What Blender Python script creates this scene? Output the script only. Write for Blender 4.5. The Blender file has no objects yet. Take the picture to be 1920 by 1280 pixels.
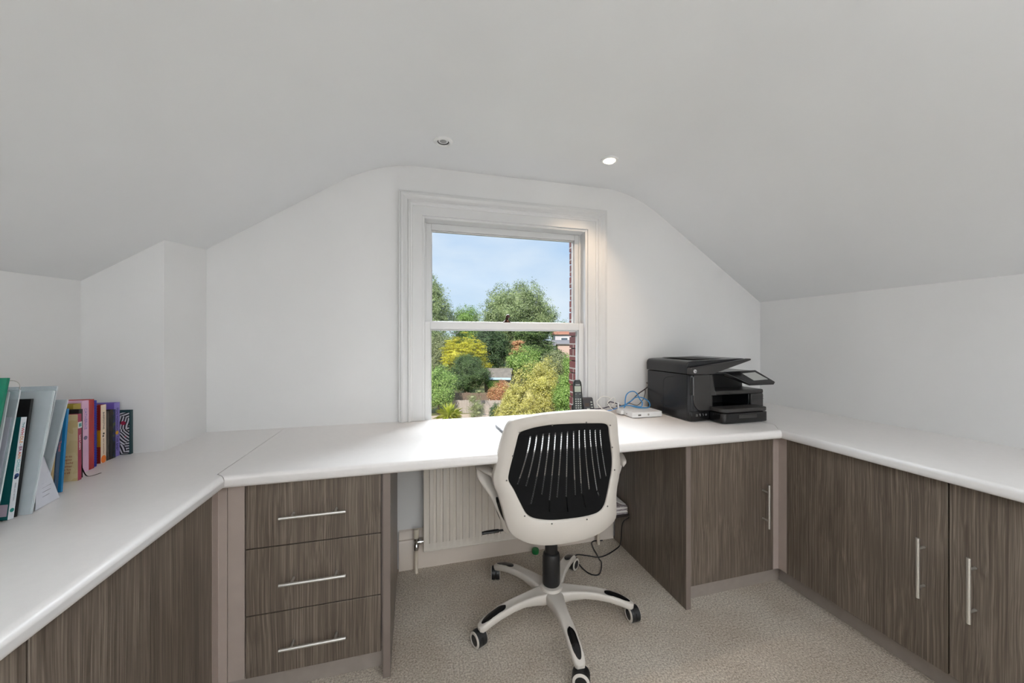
import bpy, bmesh, math, random
import numpy as np
from mathutils import Vector, Matrix

SC = bpy.context.scene
COL = SC.collection
R = math.radians
# ------------------------------------------------------------------ camera, world, sun, exposure
CAM_H = 1.15
cam_data = bpy.data.cameras.new('camera')
cam_data.sensor_width = 36.0
cam_data.lens = 36.0 * 690 / 1920
cam_data.clip_start = 0.02
cam_data.clip_end = 6000
cam_data.shift_y = -3.0 / 1920
cam = bpy.data.objects.new('camera', cam_data)
COL.objects.link(cam)
cam.location = (0, 0, CAM_H)
cam.rotation_euler = (R(90), 0, R(-15))
SC.camera = cam

SC.view_settings.view_transform = 'Standard'
SC.view_settings.look = 'None'
SC.view_settings.exposure = 0.06
SC.view_settings.gamma = 1.0
SC.view_settings.use_curve_mapping = False
SC.cycles.max_bounces = 10
SC.cycles.diffuse_bounces = 6
SC.cycles.sample_clamp_indirect = 6.0
SC.cycles.use_denoising = True
SC.cycles.caustics_reflective = False
SC.cycles.caustics_refractive = False

world = bpy.data.worlds.new('sky')
SC.world = world
world.use_nodes = True
wn = world.node_tree; wn.nodes.clear()
wo = wn.nodes.new('ShaderNodeOutputWorld')
wb = wn.nodes.new('ShaderNodeBackground'); wb.inputs['Strength'].default_value = 1.0
wc = wn.nodes.new('ShaderNodeTexCoord')
ws = wn.nodes.new('ShaderNodeSeparateXYZ')
wr = wn.nodes.new('ShaderNodeValToRGB')
wr.color_ramp.elements[0].position = 0.0; wr.color_ramp.elements[0].color = (0.66, 0.79, 0.92, 1)
wr.color_ramp.elements[1].position = 0.45; wr.color_ramp.elements[1].color = (0.34, 0.56, 0.90, 1)
wnz = wn.nodes.new('ShaderNodeTexNoise'); wnz.inputs['Scale'].default_value = 2.2; wnz.inputs['Detail'].default_value = 5
wmp = wn.nodes.new('ShaderNodeMapping'); wmp.inputs['Scale'].default_value = (1, 1, 2.6)
wnr = wn.nodes.new('ShaderNodeValToRGB')
wnr.color_ramp.elements[0].position = 0.42; wnr.color_ramp.elements[0].color = (0, 0, 0, 1)
wnr.color_ramp.elements[1].position = 0.78; wnr.color_ramp.elements[1].color = (1, 1, 1, 1)
wmx = wn.nodes.new('ShaderNodeMixRGB'); wmx.inputs['Color2'].default_value = (0.85, 0.91, 0.98, 1)
wl = wn.links
wl.new(wc.outputs['Generated'], ws.inputs[0]); wl.new(ws.outputs['Z'], wr.inputs[0])
wl.new(wc.outputs['Generated'], wmp.inputs[0]); wl.new(wmp.outputs[0], wnz.inputs['Vector'])
wl.new(wnz.outputs[0], wnr.inputs[0]); wl.new(wnr.outputs[0], wmx.inputs['Fac'])
wl.new(wr.outputs[0], wmx.inputs['Color1']); wl.new(wmx.outputs[0], wb.inputs[0]); wl.new(wb.outputs[0], wo.inputs[0])

def light(name, kind, loc, rot, energy, color=(1, 1, 1), **kw):
    d = bpy.data.lights.new(name, kind); d.energy = energy; d.color = color
    for k, v in kw.items(): setattr(d, k, v)
    o = bpy.data.objects.new(name, d); COL.objects.link(o)
    o.location = loc; o.rotation_euler = rot
    return o
# afternoon sun over the house onto the gardens
light('sun', 'SUN', (0, -5, 20), (R(48), 0, R(-28)), 5.0, (1.0, 0.95, 0.86), angle=R(0.6))
# unseen uplight added behind the camera, bouncing off the ceiling to brighten the room
light('uplight_fill', 'AREA', (0.55, -1.6, 1.0), (R(180), 0, 0), 75, (0.92, 0.97, 1.0), shape='RECTANGLE', size=2.2, size_y=1.2, spread=R(140))
# fill lamp added low behind the camera to lift the space under the desk
light('rear_low_fill', 'AREA', (0.5, -2.45, 0.75), (R(90), 0, 0), 9, (0.94, 0.97, 1.0), shape='RECTANGLE', size=1.6, size_y=1.3)
# area lamp added outside, above the view, to boost skylight through the window
light('skylight_boost', 'AREA', (0.5, 6.0, 5.4), (R(-52), 0, 0), 2350, (0.88, 0.94, 1.0), shape='RECTANGLE', size=7.5, size_y=3.6)

# ------------------------------------------------------------------ materials
MATS = {}
def mat(name, color, rough=0.5, metal=0.0, spec=0.5, noise=0.0, nscale=20, bump=0.0, bscale=200, coat=0.0, emit=None, stretch=None):
    if name in MATS: return MATS[name]
    m = bpy.data.materials.new(name); m.use_nodes = True; MATS[name] = m
    nt = m.node_tree; p = nt.nodes['Principled BSDF']
    p.inputs['Base Color'].default_value = (*color, 1); p.inputs['Roughness'].default_value = rough
    p.inputs['Metallic'].default_value = metal; p.inputs['Specular IOR Level'].default_value = spec
    if coat: p.inputs['Coat Weight'].default_value = coat; p.inputs['Coat Roughness'].default_value = 0.1
    if emit:
        p.inputs['Emission Color'].default_value = (*emit[0], 1); p.inputs['Emission Strength'].default_value = emit[1]
    tc = nt.nodes.new('ShaderNodeTexCoord'); mp = nt.nodes.new('ShaderNodeMapping')
    nt.links.new(tc.outputs['Object'], mp.inputs[0])
    if stretch: mp.inputs['Scale'].default_value = stretch
    nz = nt.nodes.new('ShaderNodeTexNoise'); nz.inputs['Scale'].default_value = nscale; nz.inputs['Detail'].default_value = 4
    nt.links.new(mp.outputs[0], nz.inputs['Vector'])
    amt = noise if noise else 0.03
    rp = nt.nodes.new('ShaderNodeValToRGB')
    rp.color_ramp.elements[0].position = 0.3; rp.color_ramp.elements[1].position = 0.7
    rp.color_ramp.elements[0].color = (*[c * (1 - amt) for c in color], 1)
    rp.color_ramp.elements[1].color = (*[min(1, c * (1 + amt)) for c in color], 1)
    nt.links.new(nz.outputs[0], rp.inputs[0]); nt.links.new(rp.outputs[0], p.inputs['Base Color'])
    if bump:
        n2 = nt.nodes.new('ShaderNodeTexNoise'); n2.inputs['Scale'].default_value = bscale; n2.inputs['Detail'].default_value = 3
        nt.links.new(mp.outputs[0], n2.inputs['Vector'])
        b = nt.nodes.new('ShaderNodeBump'); b.inputs['Strength'].default_value = bump; b.inputs['Distance'].default_value = 0.002
        nt.links.new(n2.outputs[0], b.inputs['Height']); nt.links.new(b.outputs[0], p.inputs['Normal'])
    return m

def s2l(r, g, b):
    f = lambda v: (v / 255 / 12.92) if v / 255 <= 0.04045 else ((v / 255 + 0.055) / 1.055) ** 2.4
    return (f(r), f(g), f(b))

def wood_mat():
    m = bpy.data.materials.new('grey_woodgrain'); m.use_nodes = True
    nt = m.node_tree; p = nt.nodes['Principled BSDF']; L = nt.links
    tc = nt.nodes.new('ShaderNodeTexCoord')
    geo = nt.nodes.new('ShaderNodeNewGeometry')
    # warp the grain a little along its height
    m1 = nt.nodes.new('ShaderNodeMapping'); m1.inputs['Scale'].default_value = (7, 7, 2.4); L.new(geo.outputs['Position'], m1.inputs[0])
    warp = nt.nodes.new('ShaderNodeTexNoise'); warp.inputs['Scale'].default_value = 1.0; warp.inputs['Detail'].default_value = 2
    L.new(m1.outputs[0], warp.inputs['Vector'])
    sub = nt.nodes.new('ShaderNodeVectorMath'); sub.operation = 'SUBTRACT'; sub.inputs[1].default_value = (.5, .5, .5)
    L.new(warp.outputs['Color'], sub.inputs[0])
    sc = nt.nodes.new('ShaderNodeVectorMath'); sc.operation = 'SCALE'; sc.inputs['Scale'].default_value = 0.022
    L.new(sub.outputs[0], sc.inputs[0])
    add = nt.nodes.new('ShaderNodeVectorMath'); add.operation = 'ADD'
    L.new(geo.outputs['Position'], add.inputs[0]); L.new(sc.outputs[0], add.inputs[1])
    m2 = nt.nodes.new('ShaderNodeMapping'); m2.inputs['Scale'].default_value = (270, 270, 2.4); L.new(add.outputs[0], m2.inputs[0])
    fine = nt.nodes.new('ShaderNodeTexNoise'); fine.inputs['Scale'].default_value = 1.0; fine.inputs['Detail'].default_value = 3; fine.inputs['Roughness'].default_value = 0.6
    L.new(m2.outputs[0], fine.inputs['Vector'])
    m3 = nt.nodes.new('ShaderNodeMapping'); m3.inputs['Scale'].default_value = (11, 11, 0.25); L.new(add.outputs[0], m3.inputs[0])
    broad = nt.nodes.new('ShaderNodeTexNoise'); broad.inputs['Scale'].default_value = 1.0; broad.inputs['Detail'].default_value = 2
    L.new(m3.outputs[0], broad.inputs['Vector'])
    r1 = nt.nodes.new('ShaderNodeValToRGB'); e = r1.color_ramp.elements
    e[0].position = 0.30; e[0].color = (*s2l(84, 73, 64), 1); e[1].position = 0.70; e[1].color = (*s2l(144, 132, 120), 1)
    mid = e.new(0.5); mid.color = (*s2l(108, 97, 87), 1)
    L.new(fine.outputs[0], r1.inputs[0])
    r2 = nt.nodes.new('ShaderNodeValToRGB'); e = r2.color_ramp.elements
    e[0].position = 0.3; e[0].color = (0.80, 0.785, 0.77, 1); e[1].position = 0.7; e[1].color = (1.05, 1.04, 1.02, 1)
    L.new(broad.outputs[0], r2.inputs[0])
    mx = nt.nodes.new('ShaderNodeMixRGB'); mx.blend_type = 'MULTIPLY'; mx.inputs['Fac'].default_value = 1
    L.new(r1.outputs[0], mx.inputs['Color1']); L.new(r2.outputs[0], mx.inputs['Color2'])
    L.new(mx.outputs[0], p.inputs['Base Color'])
    p.inputs['Roughness'].default_value = 0.36; p.inputs['Specular IOR Level'].default_value = 0.6
    b = nt.nodes.new('ShaderNodeBump'); b.inputs['Strength'].default_value = 0.25; b.inputs['Distance'].default_value = 0.001
    L.new(fine.outputs[0], b.inputs['Height']); L.new(b.outputs[0], p.inputs['Normal'])
    return m

def carpet_mat():
    m = bpy.data.materials.new('beige_carpet'); m.use_nodes = True
    nt = m.node_tree; p = nt.nodes['Principled BSDF']; L = nt.links
    geo = nt.nodes.new('ShaderNodeNewGeometry')
    n1 = nt.nodes.new('ShaderNodeTexNoise'); n1.inputs['Scale'].default_value = 150; n1.inputs['Detail'].default_value = 5; n1.inputs['Roughness'].default_value = 0.75
    n2 = nt.nodes.new('ShaderNodeTexNoise'); n2.inputs['Scale'].default_value = 4; n2.inputs['Detail'].default_value = 4
    vo = nt.nodes.new('ShaderNodeTexVoronoi'); vo.inputs['Scale'].default_value = 330
    for n in (n1, n2, vo): L.new(geo.outputs['Position'], n.inputs['Vector'])
    r1 = nt.nodes.new('ShaderNodeValToRGB'); e = r1.color_ramp.elements
    e[0].position = 0.32; e[0].color = (*s2l(148, 135, 121), 1); e[1].position = 0.62; e[1].color = (*s2l(238, 229, 216), 1)
    L.new(n1.outputs[0], r1.inputs[0])
    r2 = nt.nodes.new('ShaderNodeValToRGB'); e = r2.color_ramp.elements
    e[0].position = 0.35; e[0].color = (0.84, 0.81, 0.78, 1); e[1].position = 0.65; e[1].color = (1, 1, 1, 1)
    L.new(n2.outputs[0], r2.inputs[0])
    mx = nt.nodes.new('ShaderNodeMixRGB'); mx.blend_type = 'MULTIPLY'; mx.inputs['Fac'].default_value = 1
    L.new(r1.outputs[0], mx.inputs['Color1']); L.new(r2.outputs[0], mx.inputs['Color2']); L.new(mx.outputs[0], p.inputs['Base Color'])
    p.inputs['Roughness'].default_value = 0.95; p.inputs['Specular IOR Level'].default_value = 0.1
    b = nt.nodes.new('ShaderNodeBump'); b.inputs['Strength'].default_value = 0.7; b.inputs['Distance'].default_value = 0.004
    L.new(vo.outputs['Distance'], b.inputs['Height']); L.new(b.outputs[0], p.inputs['Normal'])
    return m

def leaf_mat(name, c1, c2, c3, transl=0.25):
    m = bpy.data.materials.new(name); m.use_nodes = True
    nt = m.node_tree; p = nt.nodes['Principled BSDF']; L = nt.links
    geo = nt.nodes.new('ShaderNodeNewGeometry')
    rp = nt.nodes.new('ShaderNodeValToRGB'); e = rp.color_ramp.elements
    e[0].position = 0; e[0].color = (*s2l(*c1), 1); e[1].position = 1; e[1].color = (*s2l(*c3), 1)
    k = e.new(0.5); k.color = (*s2l(*c2), 1)
    L.new(geo.outputs['Random Per Island'], rp.inputs[0]); L.new(rp.outputs[0], p.inputs['Base Color'])
    p.inputs['Roughness'].default_value = 0.55; p.inputs['Specular IOR Level'].default_value = 0.25
    t = nt.nodes.new('ShaderNodeBsdfTranslucent'); L.new(rp.outputs[0], t.inputs[0])
    ms = nt.nodes.new('ShaderNodeMixShader'); ms.inputs[0].default_value = transl
    o = nt.nodes['Material Output']
    L.new(p.outputs[0], ms.inputs[1]); L.new(t.outputs[0], ms.inputs[2]); L.new(ms.outputs[0], o.inputs[0])
    return m

def clear_mat(name, color, alpha, rough=0.1):
    m = bpy.data.materials.new(name); m.use_nodes = True
    nt = m.node_tree; L = nt.links; p = nt.nodes['Principled BSDF']
    p.inputs['Base Color'].default_value = (*color, 1); p.inputs['Roughness'].default_value = rough
    t = nt.nodes.new('ShaderNodeBsdfTransparent'); t.inputs[0].default_value = (*[0.5 + 0.5 * c for c in color], 1)
    nz = nt.nodes.new('ShaderNodeTexNoise'); nz.inputs['Scale'].default_value = 9
    mr = nt.nodes.new('ShaderNodeMapRange'); mr.inputs['To Min'].default_value = max(0, alpha - 0.07); mr.inputs['To Max'].default_value = min(1, alpha + 0.07)
    L.new(nz.outputs[0], mr.inputs[0])
    ms = nt.nodes.new('ShaderNodeMixShader'); L.new(mr.outputs[0], ms.inputs[0])
    L.new(t.outputs[0], ms.inputs[1]); L.new(p.outputs[0], ms.inputs[2]); L.new(ms.outputs[0], nt.nodes['Material Output'].inputs[0])
    return m

def glass_mat():
    m = bpy.data.materials.new('window_glass'); m.use_nodes = True
    nt = m.node_tree; L = nt.links; nt.nodes.remove(nt.nodes['Principled BSDF'])
    t = nt.nodes.new('ShaderNodeBsdfTransparent'); t.inputs[0].default_value = (0.98, 0.99, 0.985, 1)
    g = nt.nodes.new('ShaderNodeBsdfGlossy'); g.inputs['Roughness'].default_value = 0.02
    f = nt.nodes.new('ShaderNodeFresnel'); f.inputs[0].default_value = 1.18
    ms = nt.nodes.new('ShaderNodeMixShader'); L.new(f.outputs[0], ms.inputs[0])
    L.new(t.outputs[0], ms.inputs[1]); L.new(g.outputs[0], ms.inputs[2]); L.new(ms.outputs[0], nt.nodes['Material Output'].inputs[0])
    return m

def brick_mat(name='red_brick', c=(104, 36, 30), c2=(80, 28, 25)):
    m = bpy.data.materials.new(name); m.use_nodes = True
    nt = m.node_tree; L = nt.links; p = nt.nodes['Principled BSDF']
    tc = nt.nodes.new('ShaderNodeNewGeometry'); sx = nt.nodes.new('ShaderNodeSeparateXYZ'); L.new(tc.outputs['Position'], sx.inputs[0])
    ad = nt.nodes.new('ShaderNodeMath'); L.new(sx.outputs['X'], ad.inputs[0]); L.new(sx.outputs['Y'], ad.inputs[1])
    cb = nt.nodes.new('ShaderNodeCombineXYZ'); L.new(ad.outputs[0], cb.inputs['X']); L.new(sx.outputs['Z'], cb.inputs['Y'])
    b = nt.nodes.new('ShaderNodeTexBrick'); b.inputs['Scale'].default_value = 1.0
    b.inputs['Color1'].default_value = (*s2l(*c), 1); b.inputs['Color2'].default_value = (*s2l(*c2), 1); b.inputs['Mortar'].default_value = (*s2l(150, 140, 132), 1)
    b.inputs['Brick Width'].default_value = 0.225; b.inputs['Row Height'].default_value = 0.075; b.inputs['Mortar Size'].default_value = 0.004
    L.new(cb.outputs[0], b.inputs['Vector']); L.new(b.outputs[0], p.inputs['Base Color']); p.inputs['Roughness'].default_value = 0.9
    return m

M_WALL = mat('white_wall_paint', (0.755, 0.748, 0.742), 0.7, noise=0.02, nscale=3, bump=0.06, bscale=60)
M_CEIL = mat('white_ceiling_paint', (0.765, 0.77, 0.775), 0.75, noise=0.015, nscale=3, bump=0.05, bscale=50)
M_GLOSS = mat('white_gloss_paint', (0.64, 0.635, 0.63), 0.32, noise=0.01, nscale=8)
M_WOOD = wood_mat()
M_TRIMW = mat('taupe_laminate', s2l(170, 156, 148), 0.45, noise=0.03, nscale=20)
M_PLINTH = mat('grey_plinth_laminate', s2l(150, 140, 133), 0.5, noise=0.05, nscale=30)
M_TOP = mat('pale_worktop', s2l(232, 228, 226), 0.34, spec=0.45, noise=0.012, nscale=60, bump=0.05, bscale=500)
M_CARPET = carpet_mat()
M_STEEL = mat('brushed_steel', (0.72, 0.70, 0.67), 0.42, metal=1.0, noise=0.05, nscale=300)
M_CHROME = mat('chrome', (0.7, 0.7, 0.7), 0.15, metal=1.0)
M_BLACK = mat('black_plastic', (0.012, 0.012, 0.013), 0.4, noise=0.1)
M_BLACKG = mat('gloss_black_plastic', (0.006, 0.006, 0.007), 0.16, noise=0.1)
M_CHAIRW = mat('white_chair_plastic', s2l(208, 201, 193), 0.38, noise=0.01, nscale=10)
M_DARK = mat('dark_fabric', (0.012, 0.012, 0.013), 0.9, noise=0.2, nscale=200, bump=0.3, bscale=900)
M_RAD = mat('radiator_enamel', s2l(224, 216, 206), 0.4, noise=0.02)
M_GLASS = glass_mat()
M_BRICK = brick_mat()

# ------------------------------------------------------------------ helpers
def obj(name, bm, m, parent=None, smooth=False, bevel=0.0, seg=2, loc=None, rot=None):
    me = bpy.data.meshes.new(name)
    if smooth:
        for f in bm.faces: f.smooth = True
    bm.to_mesh(me); bm.free()
    if isinstance(m, (list, tuple)):
        for k in m: me.materials.append(k)
    else: me.materials.append(m)
    o = bpy.data.objects.new(name, me); COL.objects.link(o)
    if parent: o.parent = parent
    if bevel:
        b = o.modifiers.new('bevel', 'BEVEL'); b.width = bevel; b.segments = seg; b.limit_method = 'ANGLE'; b.angle_limit = R(35)
        b.harden_normals = False
    if loc is not None: o.location = loc
    if rot is not None: o.rotation_euler = rot
    return o
def tag(o, label=None, cat=None, group=None, kind=None):
    if label: o['label'] = label
    if cat: o['category'] = cat
    if group: o['group'] = group
    if kind: o['kind'] = kind
    return o
def thing(name, label, cat, loc=(0, 0, 0), rotz=0, group=None):
    o = bpy.data.objects.new(name, None); COL.objects.link(o); o.empty_display_size = 0.05
    o.location = loc; o.rotation_euler = (0, 0, rotz)
    return tag(o, label, cat, group)
def struct(o): return tag(o, kind='structure')
def BM(): return bmesh.new()
def box(bm, x0, x1, y0, y1, z0, z1, mi=0):
    v = [bm.verts.new(p) for p in ((x0,y0,z0),(x1,y0,z0),(x1,y1,z0),(x0,y1,z0),(x0,y0,z1),(x1,y0,z1),(x1,y1,z1),(x0,y1,z1))]
    for q in ((0,3,2,1),(4,5,6,7),(0,1,5,4),(1,2,6,5),(2,3,7,6),(3,0,4,7)):
        f = bm.faces.new([v[i] for i in q]); f.material_index = mi
    return v
def bx(*a, **k):
    bm = BM(); box(bm, *a, **k); return bm
def prism(bm, pts, a0, a1, axis='z', mi=0):
    """polygon pts (2D) extruded between a0 and a1 along axis; 2D = remaining axes in x,y,z order"""
    def P(u, w, a): return {'z': (u, w, a), 'y': (u, a, w), 'x': (a, u, w)}[axis]
    lo = [bm.verts.new(P(u, w, a0)) for u, w in pts]; hi = [bm.verts.new(P(u, w, a1)) for u, w in pts]
    n = len(pts)
    fs = [bm.faces.new(lo), bm.faces.new(hi)]
    for i in range(n): fs.append(bm.faces.new((lo[i], lo[(i+1) % n], hi[(i+1) % n], hi[i])))
    for f in fs: f.material_index = mi
    bmesh.ops.recalc_face_normals(bm, faces=fs)
    return lo, hi
def loft(bm, rings, cap=True, closed=True, mi=0):
    vs = [[bm.verts.new(p) for p in r] for r in rings]; fs = []
    for a, b in zip(vs[:-1], vs[1:]):
        n = len(a)
        for i in range(n if closed else n - 1):
            fs.append(bm.faces.new((a[i], a[(i+1) % n], b[(i+1) % n], b[i])))
    if cap and closed: fs.append(bm.faces.new(vs[0])); fs.append(bm.faces.new(vs[-1]))
    for f in fs: f.material_index = mi
    bmesh.ops.recalc_face_normals(bm, faces=fs)
    return vs
def lathe(bm, prof, n=24, c=(0, 0, 0), axis='z', cap=True, mi=0):
    rings = []
    for r, h in prof:
        ring = []
        for i in range(n):
            a = 2 * math.pi * i / n; u, w = r * math.cos(a), r * math.sin(a)
            p = {'z': (u, w, h), 'y': (u, h, w), 'x': (h, u, w)}[axis]
            ring.append((p[0] + c[0], p[1] + c[1], p[2] + c[2]))
        rings.append(ring)
    return loft(bm, rings, cap, mi=mi)
def catmull(pts, n=8):
    P = [Vector(p) for p in pts]; P = [2*P[0]-P[1]] + P + [2*P[-1]-P[-2]]; out = []
    for i in range(1, len(P) - 2):
        for k in range(n):
            t = k / n
            out.append(0.5 * ((2*P[i]) + (-P[i-1]+P[i+1])*t + (2*P[i-1]-5*P[i]+4*P[i+1]-P[i+2])*t*t + (-P[i-1]+3*P[i]-3*P[i+1]+P[i+2])*t**3))
    out.append(P[-2]); return out
def tube(bm, pts, r, n=8, smooth=6, mi=0, flat=1.0, up=Vector((0, 0, 1))):
    """r may be a number or a list (per resampled fraction)"""
    P = catmull(pts, smooth) if smooth else [Vector(p) for p in pts]
    rings = []; m = len(P)
    for i, p in enumerate(P):
        t = (P[min(i+1, m-1)] - P[max(i-1, 0)]).normalized()
        u = up if abs(t.dot(up)) < 0.95 else Vector((0, 1, 0)) if abs(t.y) < 0.9 else Vector((1, 0, 0))
        if i and abs(t.dot(prev)) < 0.999: u = prev
        s = t.cross(u).normalized(); w = s.cross(t).normalized(); prev = w
        if callable(r): rr = r(i / (m - 1))
        else: rr = r
        if not isinstance(rr, tuple): rr = (rr, rr * flat)
        rings.append([p + s * rr[0] * math.cos(2*math.pi*k/n) + w * rr[1] * math.sin(2*math.pi*k/n) for k in range(n)])
    return loft(bm, rings, mi=mi)
def text_obj(name, body, size, m, parent, mtx, depth=0.0004, align='CENTER'):
    cu = bpy.data.curves.new(name, 'FONT'); cu.body = body; cu.size = size; cu.extrude = depth
    cu.align_x = align; cu.align_y = 'CENTER'
    t = bpy.data.objects.new(name, cu); COL.objects.link(t)
    dg = bpy.context.evaluated_depsgraph_get()
    me = bpy.data.meshes.new_from_object(t.evaluated_get(dg)); bpy.data.objects.remove(t)
    me.materials.clear(); me.materials.append(m); me.name = name
    o = bpy.data.objects.new(name, me); COL.objects.link(o)
    if parent: o.parent = parent
    o.matrix_local = mtx
    return o
def frame_mtx(X, Y, loc):
    X = Vector(X).normalized(); Y = Vector(Y).normalized(); Z = X.cross(Y)
    mm = Matrix((( X.x, Y.x, Z.x, loc[0]), (X.y, Y.y, Z.y, loc[1]), (X.z, Y.z, Z.z, loc[2]), (0, 0, 0, 1)))
    return mm
def copy_tree(o, parent=None):
    c = o.copy(); COL.objects.link(c)
    if parent: c.parent = parent
    for ch in o.children: copy_tree(ch, c)
    return c

# ------------------------------------------------------------------ room shell
YB = 1.93          # face of the window wall
XL, XR = -1.13, 2.22
YR = -2.6
WX0, WX1, WZ0, WZ1 = 0.042, 0.964, 0.60, 1.782     # window opening
struct(obj('floor', bx(XL-.2, XR+.2, YR-.2, YB+.1, -0.12, 0), M_CARPET))
bm = BM()
for a in ((XL-.2, WX0, 0-.12, 2.3), (WX1, XR+.2, -.12, 2.3), (WX0, WX1, -.12, WZ0), (WX0, WX1, WZ1, 2.3)):
    box(bm, a[0], a[1], YB, YB+.10, a[2], a[3])
struct(obj('wall_back', bm, M_WALL))
struct(obj('wall_left', bx(XL-.2, XL, YR, YB, -.12, 1.6), M_WALL))
struct(obj('wall_right', bx(XR, XR+.2, YR, YB, -.12, 1.6), M_WALL))
struct(obj('wall_rear', bx(XL-.2, XR+.2, YR-.2, YR, -.12, 2.3), M_WALL))
struct(obj('wall_chimney', bx(XL, -.888, 1.643, YB, 0, 1.57), M_WALL))
def ceil_z(x, y):
    if y < 1.35: ze = 1.345
    elif y < 1.645: ze = 1.345 + .012 * (y - 1.35) / .295
    else: ze = 1.357 + .034 * (y - 1.645) / .285
    a = ze + .665 * (x + 1.13); b = 1.405 + .66 * (2.21 - x); f = 2.032
    def smin(p, q, k):
        h = max(k - abs(p - q), 0) / k
        return min(p, q) - h * h * k * .25
    return smin(smin(a, f, .13), b, .13)
bm = BM(); rings = []
xs = [XL - .2 + i * (XR - XL + .4) / 180 for i in range(181)]
for y in (YR - .2, 0, 1.0, 1.35, 1.5, 1.645, 1.75, 1.85, YB + .05):
    rings.append([(x, y, ceil_z(x, y)) for x in xs] + [(xs[-1], y, 2.5), (xs[0], y, 2.5)])
loft(bm, rings)
for f in bm.faces:
    if f.normal.z < -.2: f.smooth = True
struct(obj('ceiling', bm, M_CEIL))
# skirting board under the desk
bm = BM()
prism(bm, [(YB, 0), (YB-.02, 0), (YB-.02, .135), (YB-.014, .145), (YB-.02, .155), (YB-.012, .175), (YB-.01, .19), (YB, .195)], -.07, 1.12, 'x')
struct(obj('baseboard_back', bm, mat('aged_white_paint', s2l(220, 208, 197), .4, noise=.03, nscale=6)))
# ------------------------------------------------------------------ window
win = bpy.data.objects.new('window_1', None); COL.objects.link(win); struct(win)
win.location = (.503, YB, WZ0)
def wadd(name, bm, m, parent=win, **k):
    bmesh.ops.translate(bm, vec=(-.503, -YB, -WZ0), verts=bm.verts); return obj(name, bm, m, parent, **k)
bm = BM()
T = .014
box(bm, WX0, WX0+T, YB-.005, YB+.10, WZ0, WZ1); box(bm, WX1-T, WX1, YB-.005, YB+.10, WZ0, WZ1)
box(bm, WX0+T, WX1-T, YB-.005, YB+.10, WZ1-T, WZ1); box(bm, WX0+T, WX1-T, YB-.0, YB+.14, WZ0, WZ0+T)
# parting beads between the two sashes
box(bm, WX0+T, WX0+T+.010, YB+.056, YB+.064, WZ0+T, WZ1-T); box(bm, WX1-T-.010, WX1-T, YB+.056, YB+.064, WZ0+T, WZ1-T)
wadd('window_frame', bm, M_GLOSS, bevel=.002)
def sash(name, y0, y1, z0, z1, stile, rb, rt, x0, x1):
    bm = BM()
    box(bm, x0, x0+stile, y0, y1, z0, z1); box(bm, x1-stile, x1, y0, y1, z0, z1)
    box(bm, x0+stile, x1-stile, y0, y1, z0, z0+rb); box(bm, x0+stile, x1-stile, y0, y1, z1-rt, z1)
    # glazing moulding, a thin stepped lip inside the frame
    a0, a1, c0, c1 = x0+stile, x1-stile, z0+rb, z1-rt
    for (q0, q1, w0, w1) in ((a0, a0+.006, c0, c1), (a1-.006, a1, c0, c1), (a0+.006, a1-.006, c0, c0+.006), (a0+.006, a1-.006, c1-.006, c1)):
        box(bm, q0, q1, y0+.012, y1, w0, w1)
    s = wadd(name, bm, M_GLOSS, bevel=.0025)
    g = wadd('pane', bx(a0+.004, a1-.004, (y0+y1)/2+.002, (y0+y1)/2+.006, c0+.004, c1-.004), M_GLASS, parent=s)
    return s
box_gap = BM(); box(box_gap, WX0+T, WX1-T, YB-.003, YB+.0172, WZ0+T, .7008); wadd('leak_blocker', box_gap, M_GLOSS)  # unseen strip added to block daylight leaking down behind the desk
sash('upper_sash', YB+.065, YB+.097, 1.205, WZ1-T, .035, .040, .034, WX0+T, WX1-T)
low = sash('lower_sash', YB+.018, YB+.054, WZ0+T, 1.245, .029, .07, .040, WX0+T, WX1-T)
bm = BM()   # bronze sash catch on the meeting rail
c = (.497, YB+.035, 1.245)
lathe(bm, [(.020, 0), (.020, .004), (.012, .010), (.008, .018), (.006, .028)], 16, c)
bmesh.ops.scale(bm, vec=(1.1, .7, 1), verts=bm.verts, space=Matrix.Translation((-c[0], -c[1], -c[2])))
lathe(bm, [(.003, .024), (.011, .028), (.012, .036), (.008, .043), (.002, .046)], 12, (c[0]+.006, c[1], c[2]))
wadd('sash_catch', bm, mat('dark_bronze', (.05, .022, .016), .35, metal=.6), smooth=True)
bm = BM()   # pull ring hanging below the meeting rail
pts = [(.213 + .030*math.cos(a), YB+.0585, 1.213 + .030*math.sin(a)) for a in [i*2*math.pi/24 for i in range(25)]]
tube(bm, pts, .0022, 6, smooth=0)
wadd('pull_ring', bm, mat('grey_ring_metal', (.30, .29, .28), .4, metal=.7), smooth=True)
# moulded architrave round the window
def sweep_arch(bm, prof, x0, x1, zb, zt, yw):
    rings = []
    for k, (sx, px, pz) in enumerate(((0, x0, zb), (1, x0, zt), (2, x1, zt), (3, x1, zb))):
        ring = []
        for u, v in prof:
            if k == 0: p = (x0-u, yw-v, zb)
            elif k == 1: p = (x0-u, yw-v, zt+u)
            elif k == 2: p = (x1+u, yw-v, zt+u)
            else: p = (x1+u, yw-v, zb)
            ring.append(p)
        rings.append(ring)
    loft(bm, rings)
bm = BM()
prof = [(-.001, -.005), (-.001, .014), (.045, .014), (.047, .019), (.055, .021), (.059, .029), (.066, .029), (.070, .022), (.076, .021), (.083, .026), (.092, .036), (.101, .036), (.104, .030), (.111, .030), (.112, -.005)]
sweep_arch(bm, prof, WX0, WX1, .741, WZ1, YB)
struct(obj('trim_1', bm, M_GLOSS))
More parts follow.
